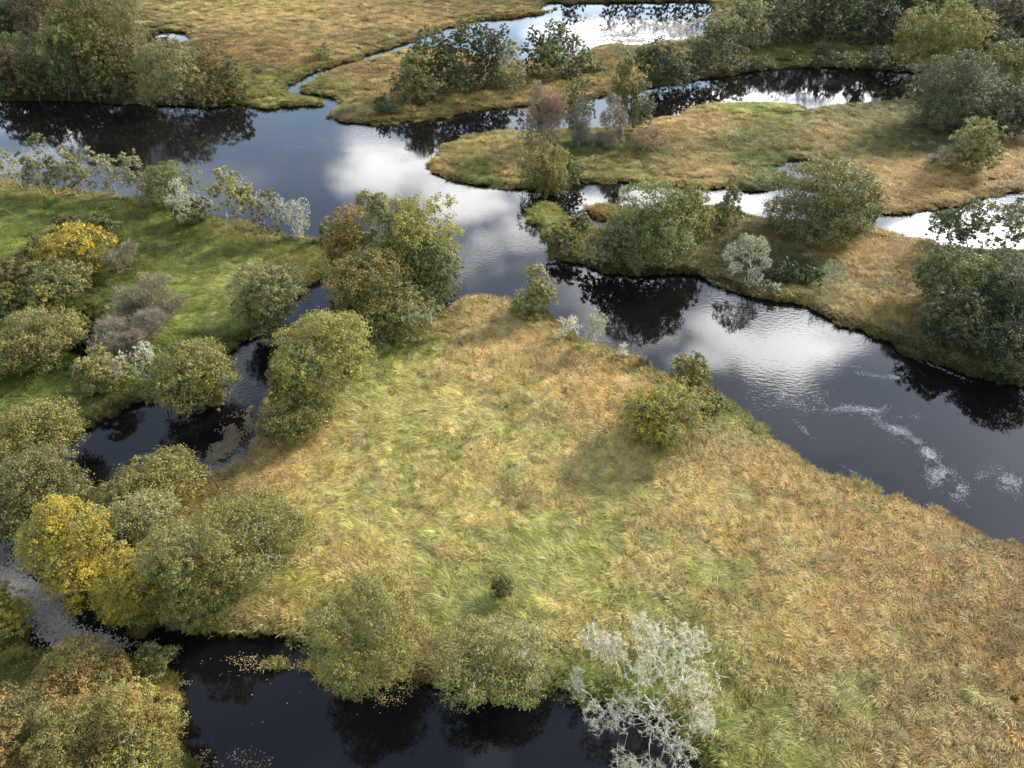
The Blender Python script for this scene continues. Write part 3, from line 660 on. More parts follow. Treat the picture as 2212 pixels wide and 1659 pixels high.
    if lich > 0:      # bare, lichen-grown branches showing at the outside of the crown
        npatch = 4; nq = int(np.clip(area * .16 * lich, 60, 900))
        pc = sphere_dirs(npatch); pc[:, 2] = np.abs(pc[:, 2]) * .8 - .15; pc *= .74
        uq = pc[rng.integers(0, npatch, nq)] + sphere_dirs(nq) * rng.random((nq, 1)) ** .4 * .34
        q = off + uq @ M; q = q[q[:, 2] > zmin + .3]
        if len(q) > 8:
            Pn, par, pl = grow(q, start, .3); e, rad = skeleton_mesh(Pn, par, pl, max(.012, px2m * .13), 2.5, max(.1, a_ * .03))
            e = e[rad[e] < max(.012, px2m * .13) * 3]
            vs, fs = tube_set(Pn, par, e, rad); tf = np.vstack([fs[:, [0, 1, 2]], fs[:, [0, 2, 3]]])
            m_ = int(area * .5 * lich); s_ = rng.integers(0, len(e), m_); tt = rng.random((m_, 1))
            po = Pn[par[e[s_]]] * (1 - tt) + Pn[e[s_]] * tt + rng.normal(size=(m_, 3)) * px2m
            v2, f2_ = leaf_tris(po, rng.normal(size=po.shape), max(.12, px2m * 2.2), .6)
            cc = np.array(PAL['lich']) * rng.uniform(.5, 1.05, (len(tf) + m_, 1))
            link('lichen_branches', mesh_np('lichen_branches', np.vstack([vs, v2]), np.vstack([tf, f2_ + len(vs)]), [M_LEAF], cc), root, kind='stuff')
    TREES_DONE.append((label, B, C, a_, b_, c_))
    return root
# ------------------------------------------------------------------ trees and shrubs, one call each
T = tree
G_ = 'trees along the wooded far left bank'  # the darkest crowns here carry the wood's shade in their leaf colour
T('round', 'broadleaf_tree', 20, 132, (-30, 15, 68, 118), 'dgreen', 'very dark green tree at the far left edge of the wood', group=G_)
T('weep', 'birch_tree', 95, 132, (38, -30, 140, 95), 'dbrown', 'dark russet birch behind the wood, beside the very dark green tree', group=G_)
T('round', 'broadleaf_tree', 60, 160, (0, 75, 110, 165), 'dolive', 'dull dark olive tree in the middle of the left wood', group=G_)
T('weep', 'birch_tree', 225, 195, (128, -8, 310, 195), 'brown', 'largest brown drooping birch of the wood on the left bank', 'olive', .3, group=G_)
T('weep', 'birch_tree', 150, 216, (104, 38, 200, 214), 'green', 'green weeping birch standing before the largest brown birch', 'olivey', .25, group=G_)
T('round', 'broadleaf_tree', 215, 219, (165, 60, 258, 217), 'dolive', 'dark olive tree at the water between weeping birch and dead stems', 'olive', .4, group=G_)
T('shrub', 'riverside_shrub', 20, 214, (-30, 115, 62, 212), 'dbrown', 'brown and rust shrub at the left end of the far bank', 'orange', .15, group='shrubs of the wooded far left bank')
T('shrub', 'riverside_shrub', 85, 216, (40, 90, 125, 213), 'dolive', 'grey-olive shrub in front of the weeping birch at the water', 'brown', .4, group='shrubs of the wooded far left bank')
T('lichen', 'dead_tree', 292, 214, (235, 132, 304, 212), 'twig', 'bare dead tree leaning left between birch and grey willow', dens=.35, group='dead trees by the river')
T('round', 'willow_tree', 372, 224, (296, 98, 426, 226), 'grey', 'grey-green willow overhanging the river right of the dead stems', 'sage', .25, dens=1.0, group=G_)
T('round', 'riverside_shrub', 452, 208, (405, 103, 497, 205), 'brown', 'rounded brown bush just right of the grey-green willow', 'orange', .2, cat='shrub', group='shrubs of the wooded far left bank')
T('shrub', 'riverside_shrub', 455, 231, (422, 168, 487, 232), 'brown', 'small russet bush hanging over the water below the brown bush', 'tan', .25, group='shrubs of the wooded far left bank')
T('shrub', 'riverside_shrub', 508, 218, (474, 140, 538, 218), 'dolive', 'olive bush at the right end of the far left shrubs', 'brown', .4, group='shrubs of the wooded far left bank')
T('shrub', 'riverside_shrub', 325, 98, (308, 66, 341, 98), 'dbrown', 'dark brown bush on the left rim of the tiny bright pool')
T('shrub', 'riverside_shrub', 358, 96, (345, 75, 371, 96), 'dolive', 'small green bush in front of the tiny bright pool')
T('shrub', 'riverside_shrub', 556, 164, (546, 145, 566, 164), 'green', 'tiny dark green bush alone in the marsh left of the winding channel')
T('half', 'broadleaf_tree', 694, 132, (672, 88, 714, 131), 'sage', 'small pale lone tree in the tan reedbed above the channel')
T('shrub', 'riverside_shrub', 830, 250, (808, 205, 852, 250), 'green', 'lone dark green bush near the tip of the upper island', 'dgreen', .3)

G_ = 'slender trees in the row on the near left bank'
T('half', 'leaning_tree', 52, 412, (-20, 325, 52, 412), 'sage', 'sparse leaning tree at the left end of the bank row', group=G_, dens=.6, lich=.6)
T('half', 'leaning_tree', 122, 424, (52, 302, 132, 415), 'mgreen', 'leafy green leaning tree second from the left end of the row', group=G_, dens=1.1, lich=.5)
T('half', 'leaning_tree', 166, 428, (112, 318, 192, 422), 'grey', 'grey-green leaning tree right of the leafy green one', group=G_, dens=1.1, lich=.6)
T('lichen', 'leaning_tree', 92, 428, (35, 340, 118, 425), 'sage', 'grey lichen-grown tree low in front of the leafy green one', group=G_, dens=.6)
T('half', 'leaning_tree', 262, 430, (178, 325, 258, 426), 'sage', 'thin dead-looking tree leaning far left with long bare stem', group=G_, dens=.55, lich=.9)
T('half', 'leaning_tree', 286, 430, (264, 325, 322, 428), 'sage', 'narrow upright grey-green tree beside the long bare stem', group=G_, dens=1.0, lich=.7)
T('round', 'willow_tree', 352, 448, (303, 358, 425, 446), 'mgreen', 'dense rounded olive willow amid the row of slender trees', 'olive', .3, group=G_)
T('lichen', 'dead_tree', 444, 486, (345, 385, 454, 480), 'lich', 'pale lichen-covered tree leaning left over a green bush', dens=.6, group=G_)
T('shrub', 'riverside_shrub', 410, 490, (370, 430, 452, 490), 'green', 'green bush beneath the pale tree that leans left', 'mgreen', .3)
T('half', 'leaning_tree', 488, 507, (455, 370, 550, 470), 'sage', 'tall pale yellow-green tree with thin trunk in the bank row', group=G_, dens=1.1, lich=.5, col2='olivey', f2=.3)
T('half', 'leaning_tree', 578, 528, (538, 398, 602, 520), 'grey', 'tree with tangled grey branches left of the whitest lichen tree', group=G_, dens=.7, lich=1.2, col2='olive', f2=.3)
T('lichen', 'dead_tree', 635, 522, (592, 412, 676, 520), 'lich', 'whitest lichen tree at the right end of the bank row', dens=.9, group=G_)
T('shrub', 'riverside_shrub', 700, 527, (689, 480, 715, 527), 'mgreen', 'slim green bush left of the orange tree on the point')

G_ = 'shrubs of the thicket on the left meadow'
T('shrub', 'thicket_shrub', 208, 528, (156, 455, 258, 530), 'dolive', 'dark green-grey dome at the top of the left thicket', group=G_)
T('shrub', 'thicket_shrub', 140, 508, (116, 465, 166, 508), 'dbrown', 'dull brown bush left of the dark green-grey dome', group=G_)
T('round', 'broadleaf_tree', 165, 598, (92, 488, 240, 600), 'gold', 'golden orange tree in the left meadow thicket', 'olive', .3, group=G_)
T('shrub', 'thicket_shrub', 78, 560, (48, 508, 114, 562), 'dolive', 'dark bush left of the golden orange tree', group=G_)
T('bareshrub', 'thicket_shrub', 258, 602, (212, 520, 302, 602), 'twig', 'brownish thin-leaved bush right of the golden orange tree', 'brown', .35, group=G_)
T('round', 'thicket_shrub', 122, 655, (52, 553, 192, 657), 'grey', 'grey-green bush below the golden orange tree', 'green', .3, cat='shrub', lich=.3, group=G_)
T('shrub', 'thicket_shrub', 22, 640, (-30, 555, 72, 642), 'brown', 'rusty brown bush at the left edge of the thicket', 'orange', .3, group=G_)
T('shrub', 'thicket_shrub', 92, 688, (48, 615, 132, 690), 'olivey', 'yellow-green bush under the grey-green one in the thicket', 'lime', .3, group=G_)
T('shrub', 'thicket_shrub', 148, 727, (105, 660, 188, 730), 'olive', 'yellow-flecked dark bush above the dark pit in the thicket', 'lime', .2, group=G_)
T('shrub', 'thicket_shrub', 18, 690, (-20, 618, 56, 692), 'olive', 'small olive bush at the left edge above the large olive dome', group=G_)
T('round', 'willow_tree', 72, 795, (-25, 658, 175, 805), 'olive', 'large olive willow dome at the left edge of the thicket', 'tan', .12, lich=.25, group=G_)
T('bareshrub', 'thicket_shrub', 322, 694, (248, 586, 398, 702), 'twig', 'large grey twiggy dome at the meadow side of the thicket', 'olive', .35, dens=1.3, group=G_)
T('bareshrub', 'thicket_shrub', 276, 760, (183, 655, 362, 772), 'twig', 'pinkish grey twiggy bush in front of the large twiggy dome', 'olive', .3, dens=1.3, group=G_)
T('half', 'broadleaf_tree', 226, 852, (163, 752, 282, 860), 'olive', 'ragged lichen-flecked tree left of the creek willow', col2='sage', f2=.5, dens=1.3, lich=1.0)
T('lichen', 'dead_tree', 356, 872, (262, 728, 372, 868), 'white', 'white dead tree leaning left over the dark creek', dens=.22)
T('round', 'willow_tree', 432, 862, (300, 728, 494, 885), 'olive', 'billowing olive willow leaning over the creek mirror', 'olivey', .35)
T('shrub', 'riverside_shrub', 478, 872, (430, 825, 500, 882), 'olive', 'low willow sprig hanging into the creek under the billowing willow', 'tan', .2)
T('round', 'willow_tree', 582, 712, (502, 562, 658, 702), 'grey', 'tall grey-green tree where the meadow meets the creek', 'sage', .4, lich=.9)
T('shrub', 'riverside_shrub', 580, 738, (535, 668, 624, 739), 'green', 'bright green bush under the tall grey-green creek tree', 'lime', .3)

G_ = 'trees along the lower left edge'
T('round', 'broadleaf_tree', 72, 1008, (-30, 870, 172, 1000), 'olive', 'yellowing olive tree with pale branches at the lower left creek', 'olivey', .4, lich=.7, group=G_)
T('round', 'willow_tree', 62, 1150, (-35, 978, 176, 1172), 'grey', 'grey-green willow at the left edge below the yellowing tree', 'dolive', .3, lich=.4, group=G_)
T('lichen', 'dead_branch', 28, 1190, (22, 1134, 90, 1186), 'lich', 'small bare pale branch between grey willow and golden tree', cat='dead branch', dens=.3)
T('round', 'broadleaf_tree', 0, 1392, (-50, 1260, 64, 1396), 'olivey', 'yellow-green tree cut by the left edge beside the grey creek', 'gold', .25, group=G_)

G_ = 'willows on the right bank of the creek'
T('round', 'willow_tree', 690, 872, (596, 668, 802, 862), 'olivey', 'big bright yellow-green willow on the creek bank', 'lime', .35, lich=.35, group=G_)
T('round', 'willow_tree', 622, 952, (556, 850, 730, 955), 'olive', 'low olive willow below the big bright yellow-green one', 'olivey', .25, lich=.25, group=G_)
T('shrub', 'willow_shrub', 600, 900, (578, 775, 655, 905), 'brown', 'brownish willow bush squeezed between creek and bright willow', 'olive', .4, group=G_)

G_ = 'trees on the point between creek and river'
T('round', 'broadleaf_tree', 755, 612, (700, 448, 815, 620), 'orange', 'orange autumn tree at the left of the point', 'olive', .45, group=G_)
T('half', 'broadleaf_tree', 838, 622, (765, 424, 890, 620), 'sage', 'grey sparse tree with pale limbs behind the orange tree', dens=1.7, lich=.6, group=G_)
T('round', 'broadleaf_tree', 918, 622, (815, 418, 985, 625), 'olivey', 'tall yellow-green tree highest on the point', 'lime', .4, lich=.35, group=G_, dens=.9)
T('round', 'broadleaf_tree', 800, 692, (703, 535, 905, 698), 'olive', 'broad olive-brown tree at the front of the point', 'tan', .2, group=G_)
T('round', 'broadleaf_tree', 942, 664, (878, 530, 992, 668), 'mgreen', 'green tree at the right tip of the point', 'green', .4, group=G_)
T('lichen', 'lichen_tree', 938, 662, (895, 538, 982, 652), 'lich', 'pale lichen tree leaning against the green tree on the point', dens=.45, group=G_)
T('shrub', 'riverside_shrub', 748, 706, (712, 628, 792, 708), 'olive', 'olive bush beside the creek at the foot of the point', 'grey', .3)
T('round', 'willow_tree', 852, 730, (798, 618, 942, 736), 'olive', 'sprawling willow with pale limbs at the meadow corner', 'sage', .4, lich=1.2, group=G_)
T('lichen', 'dead_branch', 820, 728, (788, 694, 842, 766), 'white', 'white dead branches sprawled on the grass below the sprawling willow', cat='dead branch', dens=.5)

T('cone', 'young_tree', 1158, 684, (1112, 578, 1208, 682), 'sage', 'light green conical young tree on the tip of the meadow', 'olivey', .45, lich=.2)
G_ = 'dead shrubs on the river edge of the meadow'
T('lichen', 'dead_shrub', 1256, 740, (1204, 672, 1262, 736), 'white', 'white leafless shrub leaning left over the water', cat='shrub', dens=1.0, group=G_)
T('lichen', 'lichen_tree', 1288, 758, (1254, 668, 1328, 755), 'lich', 'lichen-covered small tree with a few green leaves at the river edge', 'olivey', .35, dens=.9, group=G_)
T('lichen', 'dead_shrub', 1357, 780, (1330, 738, 1362, 778), 'white', 'small white dead stem beside the river below the lichen tree', cat='shrub', dens=1.0, group=G_)
T('lichen', 'dead_shrub', 1392, 794, (1378, 768, 1406, 794), 'dbrown', 'little brown withered shrub at the river edge of the meadow', cat='shrub', dens=.6, group=G_)
T('round', 'willow_tree', 1440, 952, (1350, 825, 1524, 962), 'olivey', 'rounded yellow-olive willow at the meadow edge by the river', 'gold', .2, lich=.2)
T('round', 'willow_shrub', 1500, 852, (1450, 763, 1540, 852), 'olive', 'olive bush above the rounded yellow-olive willow', 'olivey', .3, cat='shrub')
T('shrub', 'willow_shrub', 1536, 892, (1510, 848, 1562, 894), 'mgreen', 'small green sapling right of the rounded yellow-olive willow', 'olivey', .3)
T('shrub', 'meadow_shrub', 1083, 1292, (1058, 1240, 1108, 1294), 'dolive', 'small dark bush alone in the grass of the lower meadow', 'olive', .4)

G_ = 'trees on the middle island'
T('weep', 'willow_tree', 1176, 408, (1126, 310, 1226, 430), 'olive', 'brown-olive willow dome on the shore of the middle island', 'tan', .2, group=G_, dens=1.2)
T('round', 'young_tree', 1235, 404, (1213, 338, 1258, 405), 'mgreen', 'fresh green bush right of the willow dome', 'green', .4, group=G_)
T('bare', 'bare_tree', 1186, 326, (1135, 167, 1222, 320), 'pink', 'tall reddish bare tree at the left of the island grove', 'orange', .3, group=G_, dens=1.9)
T('tall', 'broadleaf_tree', 1250, 302, (1222, 165, 1280, 270), 'grey', 'green tree rising behind the bare island grove', 'mgreen', .4, group=G_)
T('bare', 'bare_tree', 1250, 328, (1215, 213, 1292, 327), 'twig', 'grey bare tree in the middle of the island grove', 'olive', .3, group=G_, dens=1.9)
T('bare', 'bare_tree', 1316, 320, (1282, 200, 1356, 318), 'twig', 'bare tree with rusty twigs right of the grey bare one', 'orange', .2, group=G_, dens=1.9)
T('bareshrub', 'bare_shrub', 1150, 320, (1122, 243, 1174, 320), 'twig', 'low grey bare shrub at the left foot of the reddish tree', 'olive', .15, group=G_)
T('weep', 'birch_tree', 1352, 292, (1322, 123, 1382, 272), 'brown', 'tall slender brownish birch behind the island grove', 'olive', .5, group=G_)
T('tall', 'broadleaf_tree', 1382, 288, (1354, 173, 1407, 284), 'grey', 'green tree to the right of the slender birch', 'mgreen', .5, lich=.4, group=G_)
T('bareshrub', 'bare_shrub', 1405, 327, (1366, 256, 1446, 328), 'pink', 'rounded pinkish bush right of the island grove', 'tan', .15, group=G_)

G_ = 'trees of the grove on the upper island'
T('round', 'willow_tree', 897, 228, (848, 122, 948, 230), 'grey', 'grey-green willow at the left end of the upper grove', 'dgreen', .2, group=G_)
T('tall', 'alder_tree', 936, 206, (900, 72, 972, 205), 'green', 'dark green alder right of the grey-green willow', 'grey', .3, group=G_)
T('tall', 'alder_tree', 985, 204, (960, 60, 1006, 203), 'green', 'slender alder with visible trunk in the upper grove', 'mgreen', .3, group=G_, dens=.75)
T('tall', 'alder_tree', 1010, 202, (985, 40, 1032, 200), 'mgreen', 'tallest alder with light green top in the upper grove', 'lime', .25, group=G_)
T('tall', 'alder_tree', 1050, 194, (1028, 47, 1073, 192), 'green', 'dark straight alder right of the tallest one', group=G_)
T('tall', 'alder_tree', 1081, 191, (1064, 50, 1100, 190), 'green', 'narrow alder at the right end of the dense grove', 'grey', .4, group=G_)
T('half', 'bare_tree', 1106, 206, (1076, 95, 1137, 205), 'sage', 'thin grey half-bare tree in the gap of the upper grove', dens=.8, lich=1.2, group=G_)
T('round', 'riverside_shrub', 1012, 208, (980, 143, 1042, 206), 'grey', 'grey-green undergrowth bush in front of the tallest alder', cat='shrub', lich=.3, group=G_)
T('tall', 'alder_tree', 1152, 166, (1123, 66, 1170, 165), 'dgreen', 'dark leaning alder left of the dense twin crowns', group=G_)
T('round', 'alder_tree', 1200, 165, (1166, 52, 1238, 145), 'green', 'dense dark green crown beside the lagoon', 'mgreen', .2, group=G_)
T('round', 'alder_tree', 1186, 176, (1148, 96, 1222, 174), 'mgreen', 'bright green crown in front of the dense dark one', 'lime', .15, group=G_)
T('half', 'alder_tree', 1241, 165, (1215, 76, 1270, 160), 'grey', 'lichen-branched tree at the right of the lagoon crowns', dens=1.1, lich=1.2, group=G_)
T('half', 'alder_tree', 1262, 166, (1240, 108, 1286, 165), 'green', 'low spreading tree right of the lichen-branched one', dens=1.1, lich=.6, group=G_)
T('bare', 'bare_tree', 1344, 150, (1316, 78, 1368, 148), 'sage', 'pale bare tree alone on the lagoon shore', group=G_, dens=.9)
T('shrub', 'riverside_shrub', 1232, 178, (1210, 146, 1256, 178), 'dolive', 'low brown-green bush under the lichen-branched tree')
T('shrub', 'riverside_shrub', 1345, 166, (1280, 136, 1306, 166), 'green', 'little green bush between lagoon crowns and pale bare tree')

G_ = 'trees on the far right bank'  # leaf colours of this wood are darkened to stand in for its shade
T('round', 'willow_tree', 1425, 190, (1376, 93, 1478, 190), 'dgreen', 'dark green dome-shaped willow left of the pond', 'green', .3, group=G_)
T('round', 'willow_shrub', 1456, 190, (1408, 136, 1502, 190), 'dsage', 'grey-green bushes at the foot of the dark dome willow', 'green', .3, cat='shrub', lich=.3, group=G_)
T('round', 'willow_shrub', 1508, 170, (1472, 88, 1545, 170), 'dolive', 'dull olive bush between dome willow and grey willow', 'dsage', .4, cat='shrub', group=G_)
T('tall', 'willow_tree', 1575, 156, (1533, 38, 1614, 154), 'dsage', 'grey-green full willow at the start of the right wood', 'sage', .2, dens=1.1, group=G_)
T('tall', 'broadleaf_tree', 1592, 116, (1556, 10, 1622, 110), 'dsage', 'olive tree behind the grey-green full willow', 'olive', .4, group=G_)
T('tall', 'lichen_tree', 1640, 112, (1616, 4, 1664, 108), 'sage', 'pale grey-white tree among the dark right wood', 'pale', .5, lich=.8, group=G_)
T('tall', 'broadleaf_tree', 1684, 106, (1656, 4, 1710, 100), 'dsage', 'grey-green tree right of the pale one in the right wood', 'green', .3, group=G_)
T('tall', 'broadleaf_tree', 1730, 104, (1703, -18, 1757, 98), 'dolive', 'dark thin-crowned tree left of centre of the right wood', 'dsage', .3, group=G_)
T('tall', 'broadleaf_tree', 1780, 104, (1750, -25, 1810, 98), 'dgreen', 'dark green tree in the middle of the right wood', 'dsage', .3, group=G_)
T('tall', 'broadleaf_tree', 1834, 104, (1806, -25, 1860, 98), 'green', 'dark tree with bare lower trunk right of the wood middle', 'dgreen', .4, group=G_)
T('half', 'broadleaf_tree', 1890, 106, (1850, -30, 1938, 98), 'dsage', 'spreading grey-branched tree left of the great yellow-green tree', dens=1.7, lich=.6, group=G_)
T('tall', 'broadleaf_tree', 1978, 98, (1932, -35, 2018, 88), 'dgreen', 'blackish tree behind the great yellow-green tree', group=G_)
T('round', 'great_tree', 2032, 168, (1948, 12, 2118, 158), 'olive', 'great yellow-green round tree above the right end of the pond', 'olivey', .15, dens=1.1, group=G_)
T('round', 'broadleaf_tree', 2092, 82, (2045, -35, 2135, 72), 'dgreen', 'dark tree behind and right of the great tree', group=G_)
T('weep', 'birch_tree', 2168, 120, (2108, -25, 2230, 108), 'dbrown', 'dark russet tree in the upper right corner', group=G_)
T('round', 'broadleaf_tree', 2160, 175, (2095, 70, 2190, 160), 'dgreen', 'dark shaded tree right of the great yellow-green one', group=G_)
T('round', 'broadleaf_tree', 2190, 230, (2118, 98, 2250, 195), 'green', 'yellowish-green tree at the right edge above the grey oak', 'olive', .4, group=G_)
T('round', 'oak_tree', 2068, 284, (1984, 122, 2144, 285), 'dsage', 'large grey-green spreading tree at the right bank of the pond', 'green', .3, lich=.6, dens=1.1, group=G_)
T('round', 'broadleaf_tree', 2185, 292, (2108, 160, 2262, 292), 'dgreen', 'dark tree at the right edge beside the large grey-green one', 'dsage', .25, lich=.2, group=G_)
T('round', 'willow_shrub', 2110, 382, (2058, 262, 2157, 382), 'olive', 'pale olive pear-shaped bush on the right marsh', 'sage', .4, cat='shrub', lich=.3)
T('bareshrub', 'bare_shrub', 2036, 368, (2003, 306, 2068, 368), 'twig', 'grey twiggy shrub left of the pear-shaped bush', 'olive', .15)
G_ = 'low shrubs along the pond bank'
T('shrub', 'bank_shrub', 1775, 125, (1756, 98, 1794, 125), 'dbrown', 'dark brown shrub on the bank above the pond', group=G_)
T('shrub', 'bank_shrub', 1708, 138, (1690, 112, 1727, 138), 'dolive', 'olive-brown shrub at the left of the pond bank', group=G_)
T('shrub', 'bank_shrub', 1762, 145, (1740, 122, 1784, 145), 'dbrown', 'low brown shrub at the water below the dark brown one', group=G_)
T('shrub', 'bank_shrub', 1832, 146, (1788, 114, 1876, 147), 'green', 'wide green shrub in the middle of the pond bank', 'dolive', .4, group=G_)
T('shrub', 'bank_shrub', 1912, 150, (1872, 108, 1952, 150), 'dgreen', 'dark green shrub at the right of the pond bank', 'mgreen', .2, group=G_)
T('shrub', 'bank_shrub', 1640, 150, (1612, 122, 1676, 151), 'dolive', 'dull green shrub at the left corner of the pond', 'green', .4, group=G_)

G_ = 'trees on the right bank of the main river'
T('round', 'willow_tree', 1424, 582, (1318, 402, 1502, 588), 'mgreen', 'largest round green willow overhanging the main river', 'olive', .35, dens=1.2, lich=.2, group=G_)
T('round', 'willow_tree', 1492, 545, (1440, 398, 1545, 522), 'olive', 'yellow-green willow behind the largest round one', 'olivey', .4, group=G_)
T('round', 'willow_shrub', 1296, 572, (1252, 494, 1338, 568), 'sage', 'pale grey-green bush left of the largest round willow', 'grey', .4, cat='shrub', lich=.4, group=G_)
T('round', 'willow_shrub', 1224, 550, (1186, 490, 1264, 548), 'dolive', 'dark olive bush on the river spit', 'olive', .4, cat='shrub', group=G_)
T('cone', 'willow_shrub', 1250, 512, (1218, 456, 1278, 508), 'grey', 'upright bush with bright green side behind the dark olive bush', 'mgreen', .4, cat='shrub', group=G_)
T('cone', 'young_tree', 1575, 502, (1543, 392, 1608, 500), 'grey', 'narrow grey-green tree between the two large willows', 'sage', .3, lich=.5, group=G_)
T('round', 'willow_tree', 1775, 512, (1672, 360, 1882, 518), 'grey', 'wide grey-green willow before the back channel', 'mgreen', .2, dens=1.1, lich=.15, group=G_)
T('round', 'broadleaf_tree', 1865, 503, (1832, 392, 1902, 500), 'mgreen', 'bright green tree on the right flank of the wide willow', 'green', .4, lich=.3, group=G_)
T('lichen', 'dead_branch', 1790, 522, (1720, 482, 1844, 524), 'lich', 'pale lichen branches sprawling in front of the wide willow', cat='dead branch', dens=.35)
T('lichen', 'lichen_tree', 1614, 618, (1562, 508, 1667, 614), 'lich', 'pale lichen tree standing over its dark mirror in the river', 'pale', .5, dens=1.2, group=G_, subs=[(0, 0, .3, .45), (-.55, 0, .4, .36), (.5, 0, .45, .36), (0, 0, .8, .3), (-.8, 0, 0, .25), (.75, 0, 0, .25), (-.4, -.3, -.3, .3), (.4, -.3, -.35, .3), (-.3, .2, .75, .25), (.35, .2, .75, .25)])
T('lichen', 'dead_branch', 1632, 634, (1602, 592, 1712, 646), 'lich', 'bare pale limb reaching right over the water below the lichen tree', cat='dead branch', dens=.35)
T('bare', 'bare_shrub', 1776, 624, (1768, 552, 1830, 623), 'pale', 'bleached bare shrub leaning right in the rust-coloured grass', cat='shrub', dens=.8)
T('half', 'alder_tree', 2092, 545, (2023, 425, 2132, 545), 'green', 'see-through dark alder against the bright back channel', dens=.9, lich=.3, group=G_)
T('half', 'alder_tree', 2164, 550, (2118, 408, 2235, 548), 'grey', 'see-through grey alder at the right edge over the bright channel', dens=.75, lich=.8, group=G_)
T('round', 'willow_tree', 2060, 680, (1984, 536, 2137, 668), 'green', 'rounded green willow at the left of the dark right thicket', 'mgreen', .4, group=G_)
T('round', 'willow_tree', 2185, 735, (2105, 552, 2270, 728), 'dgreen', 'dark willow cut by the right edge of the picture', 'green', .4, group=G_)
T('round', 'willow_shrub', 2070, 758, (2008, 632, 2138, 758), 'dgreen', 'dark bush below the rounded green willow', 'dolive', .4, cat='shrub', group=G_)
T('round', 'willow_shrub', 2180, 806, (2095, 690, 2270, 806), 'dgreen', 'blackish bush at the lower end of the right thicket', 'dolive', .3, cat='shrub', group=G_)
T('shrub', 'bramble_shrub', 1692, 612, (1658, 556, 1728, 614), 'green', 'dark green bramble right of the pale lichen tree', 'dgreen', .4)
T('shrub', 'bramble_shrub', 1742, 616, (1708, 570, 1776, 618), 'dgreen', 'dark bramble left of the bleached bare shrub', 'green', .3)

G_ = 'trees of the clump between creek and meadow'
T('round', 'broadleaf_tree', 165, 1300, (84, 1060, 258, 1338), 'gold', 'golden yellow tree at the left of the lower clump', 'olivey', .4, group=G_)
T('round', 'willow_tree', 330, 1100, (225, 983, 434, 1112), 'olivey', 'yellow-olive tree at the top of the lower clump', 'olive', .4, lich=.8, group=G_)
T('round', 'willow_tree', 300, 1215, (205, 1065, 392, 1232), 'olive', 'grey-green crown in the middle of the lower clump', 'sage', .5, lich=.6, group=G_)
T('round', 'broadleaf_tree', 300, 1340, (220, 1170, 385, 1364), 'olivey', 'yellow-green tree right of the golden yellow one', 'gold', .5, group=G_)
T('round', 'willow_tree', 432, 1345, (330, 1112, 512, 1374), 'olive', 'tall olive-brown willow at the right front of the lower clump', 'olivey', .3, group=G_, lich=.15)
T('round', 'willow_tree', 550, 1250, (405, 1058, 672, 1270), 'olive', 'wide olive willow reaching onto the meadow', 'olivey', .4, group=G_, lich=.3)
T('round', 'willow_tree', 798, 1455, (688, 1248, 904, 1492), 'olive', 'fine-leaved yellow-olive willow on the pool bank', 'olivey', .5, group='willows on the lower pool bank', lich=.15)
T('round', 'willow_tree', 1062, 1470, (948, 1328, 1188, 1512), 'sage', 'grey-green willow overhanging the lower pool', 'olivey', .3, group='willows on the lower pool bank')
T('lichen', 'lichen_tree', 1128, 1492, (1090, 1375, 1190, 1508), 'lich', 'lichen-white branches at the right side of the pool willow', dens=.35, group='willows on the lower pool bank')
T('lichen', 'white_lichen_tree', 1395, 1512, (1222, 1322, 1546, 1650), 'white', 'large whitish lichen-covered tree leaning over the lower pool', 'lich', .45, dens=1.1,
  subs=[(.25, .55, .35, .34), (.5, .75, .2, .24), (.05, .3, .5, .30), (-.2, .75, .2, .22), (-.72, .35, .1, .22), (-.45, .25, .2, .2), (.72, .3, .1, .26), (.42, .1, .35, .28), (.3, -.35, 0, .28), (.62, -.5, -.2, .25), (-.1, -.4, 0, .27), (.05, -.85, -.35, .24), (-.4, -.45, -.2, .24), (.35, -.85, -.35, .22), (0, 0, .4, .3), (.8, -.1, 0, .2)])
T('lichen', 'lichen_tree', 1282, 1505, (1214, 1428, 1284, 1536), 'lich', 'small lichen branch tree left of the large whitish one', dens=.45)
G_ = 'trees in the lower left corner'
T('round', 'willow_tree', 172, 1545, (55, 1402, 262, 1565), 'tan', 'rusty brown willow at the top of the corner clump', 'olive', .5, lich=.2, group=G_)
T('round', 'willow_tree', 40, 1690, (-60, 1478, 135, 1705), 'brown', 'dark brown willow cut by the left edge in the corner clump', 'tan', .35, group=G_)
T('round', 'willow_tree', 200, 1690, (90, 1492, 295, 1705), 'olive', 'brownish willow in the middle of the corner clump', 'tan', .5, lich=.15, group=G_)
T('round', 'willow_tree', 308, 1655, (220, 1478, 388, 1680), 'olivey', 'yellow-olive willow at the pool side of the corner clump', 'tan', .3, group=G_)
T('round', 'willow_tree', 300, 1730, (205, 1590, 372, 1740), 'olive', 'mossy green willow at the bottom of the corner clump', 'lime', .35, group=G_)
T('shrub', 'willow_shrub', 312, 1472, (252, 1400, 378, 1474), 'olive', 'small olive shrub reaching over the grey creek', 'sage', .3)
T('bareshrub', 'willow_shrub', 362, 1548, (333, 1468, 398, 1548), 'tan', 'withered tan shrub at the pool edge', 'tan', .4)
T('lichen', 'dead_branch', 8, 1498, (0, 1450, 68, 1496), 'lich', 'pale dead branch on the grass at the left edge', cat='dead branch', dens=.3)
G_ = 'background trees of the far right wood'  # second row, shade likewise put into the dark leaf colours
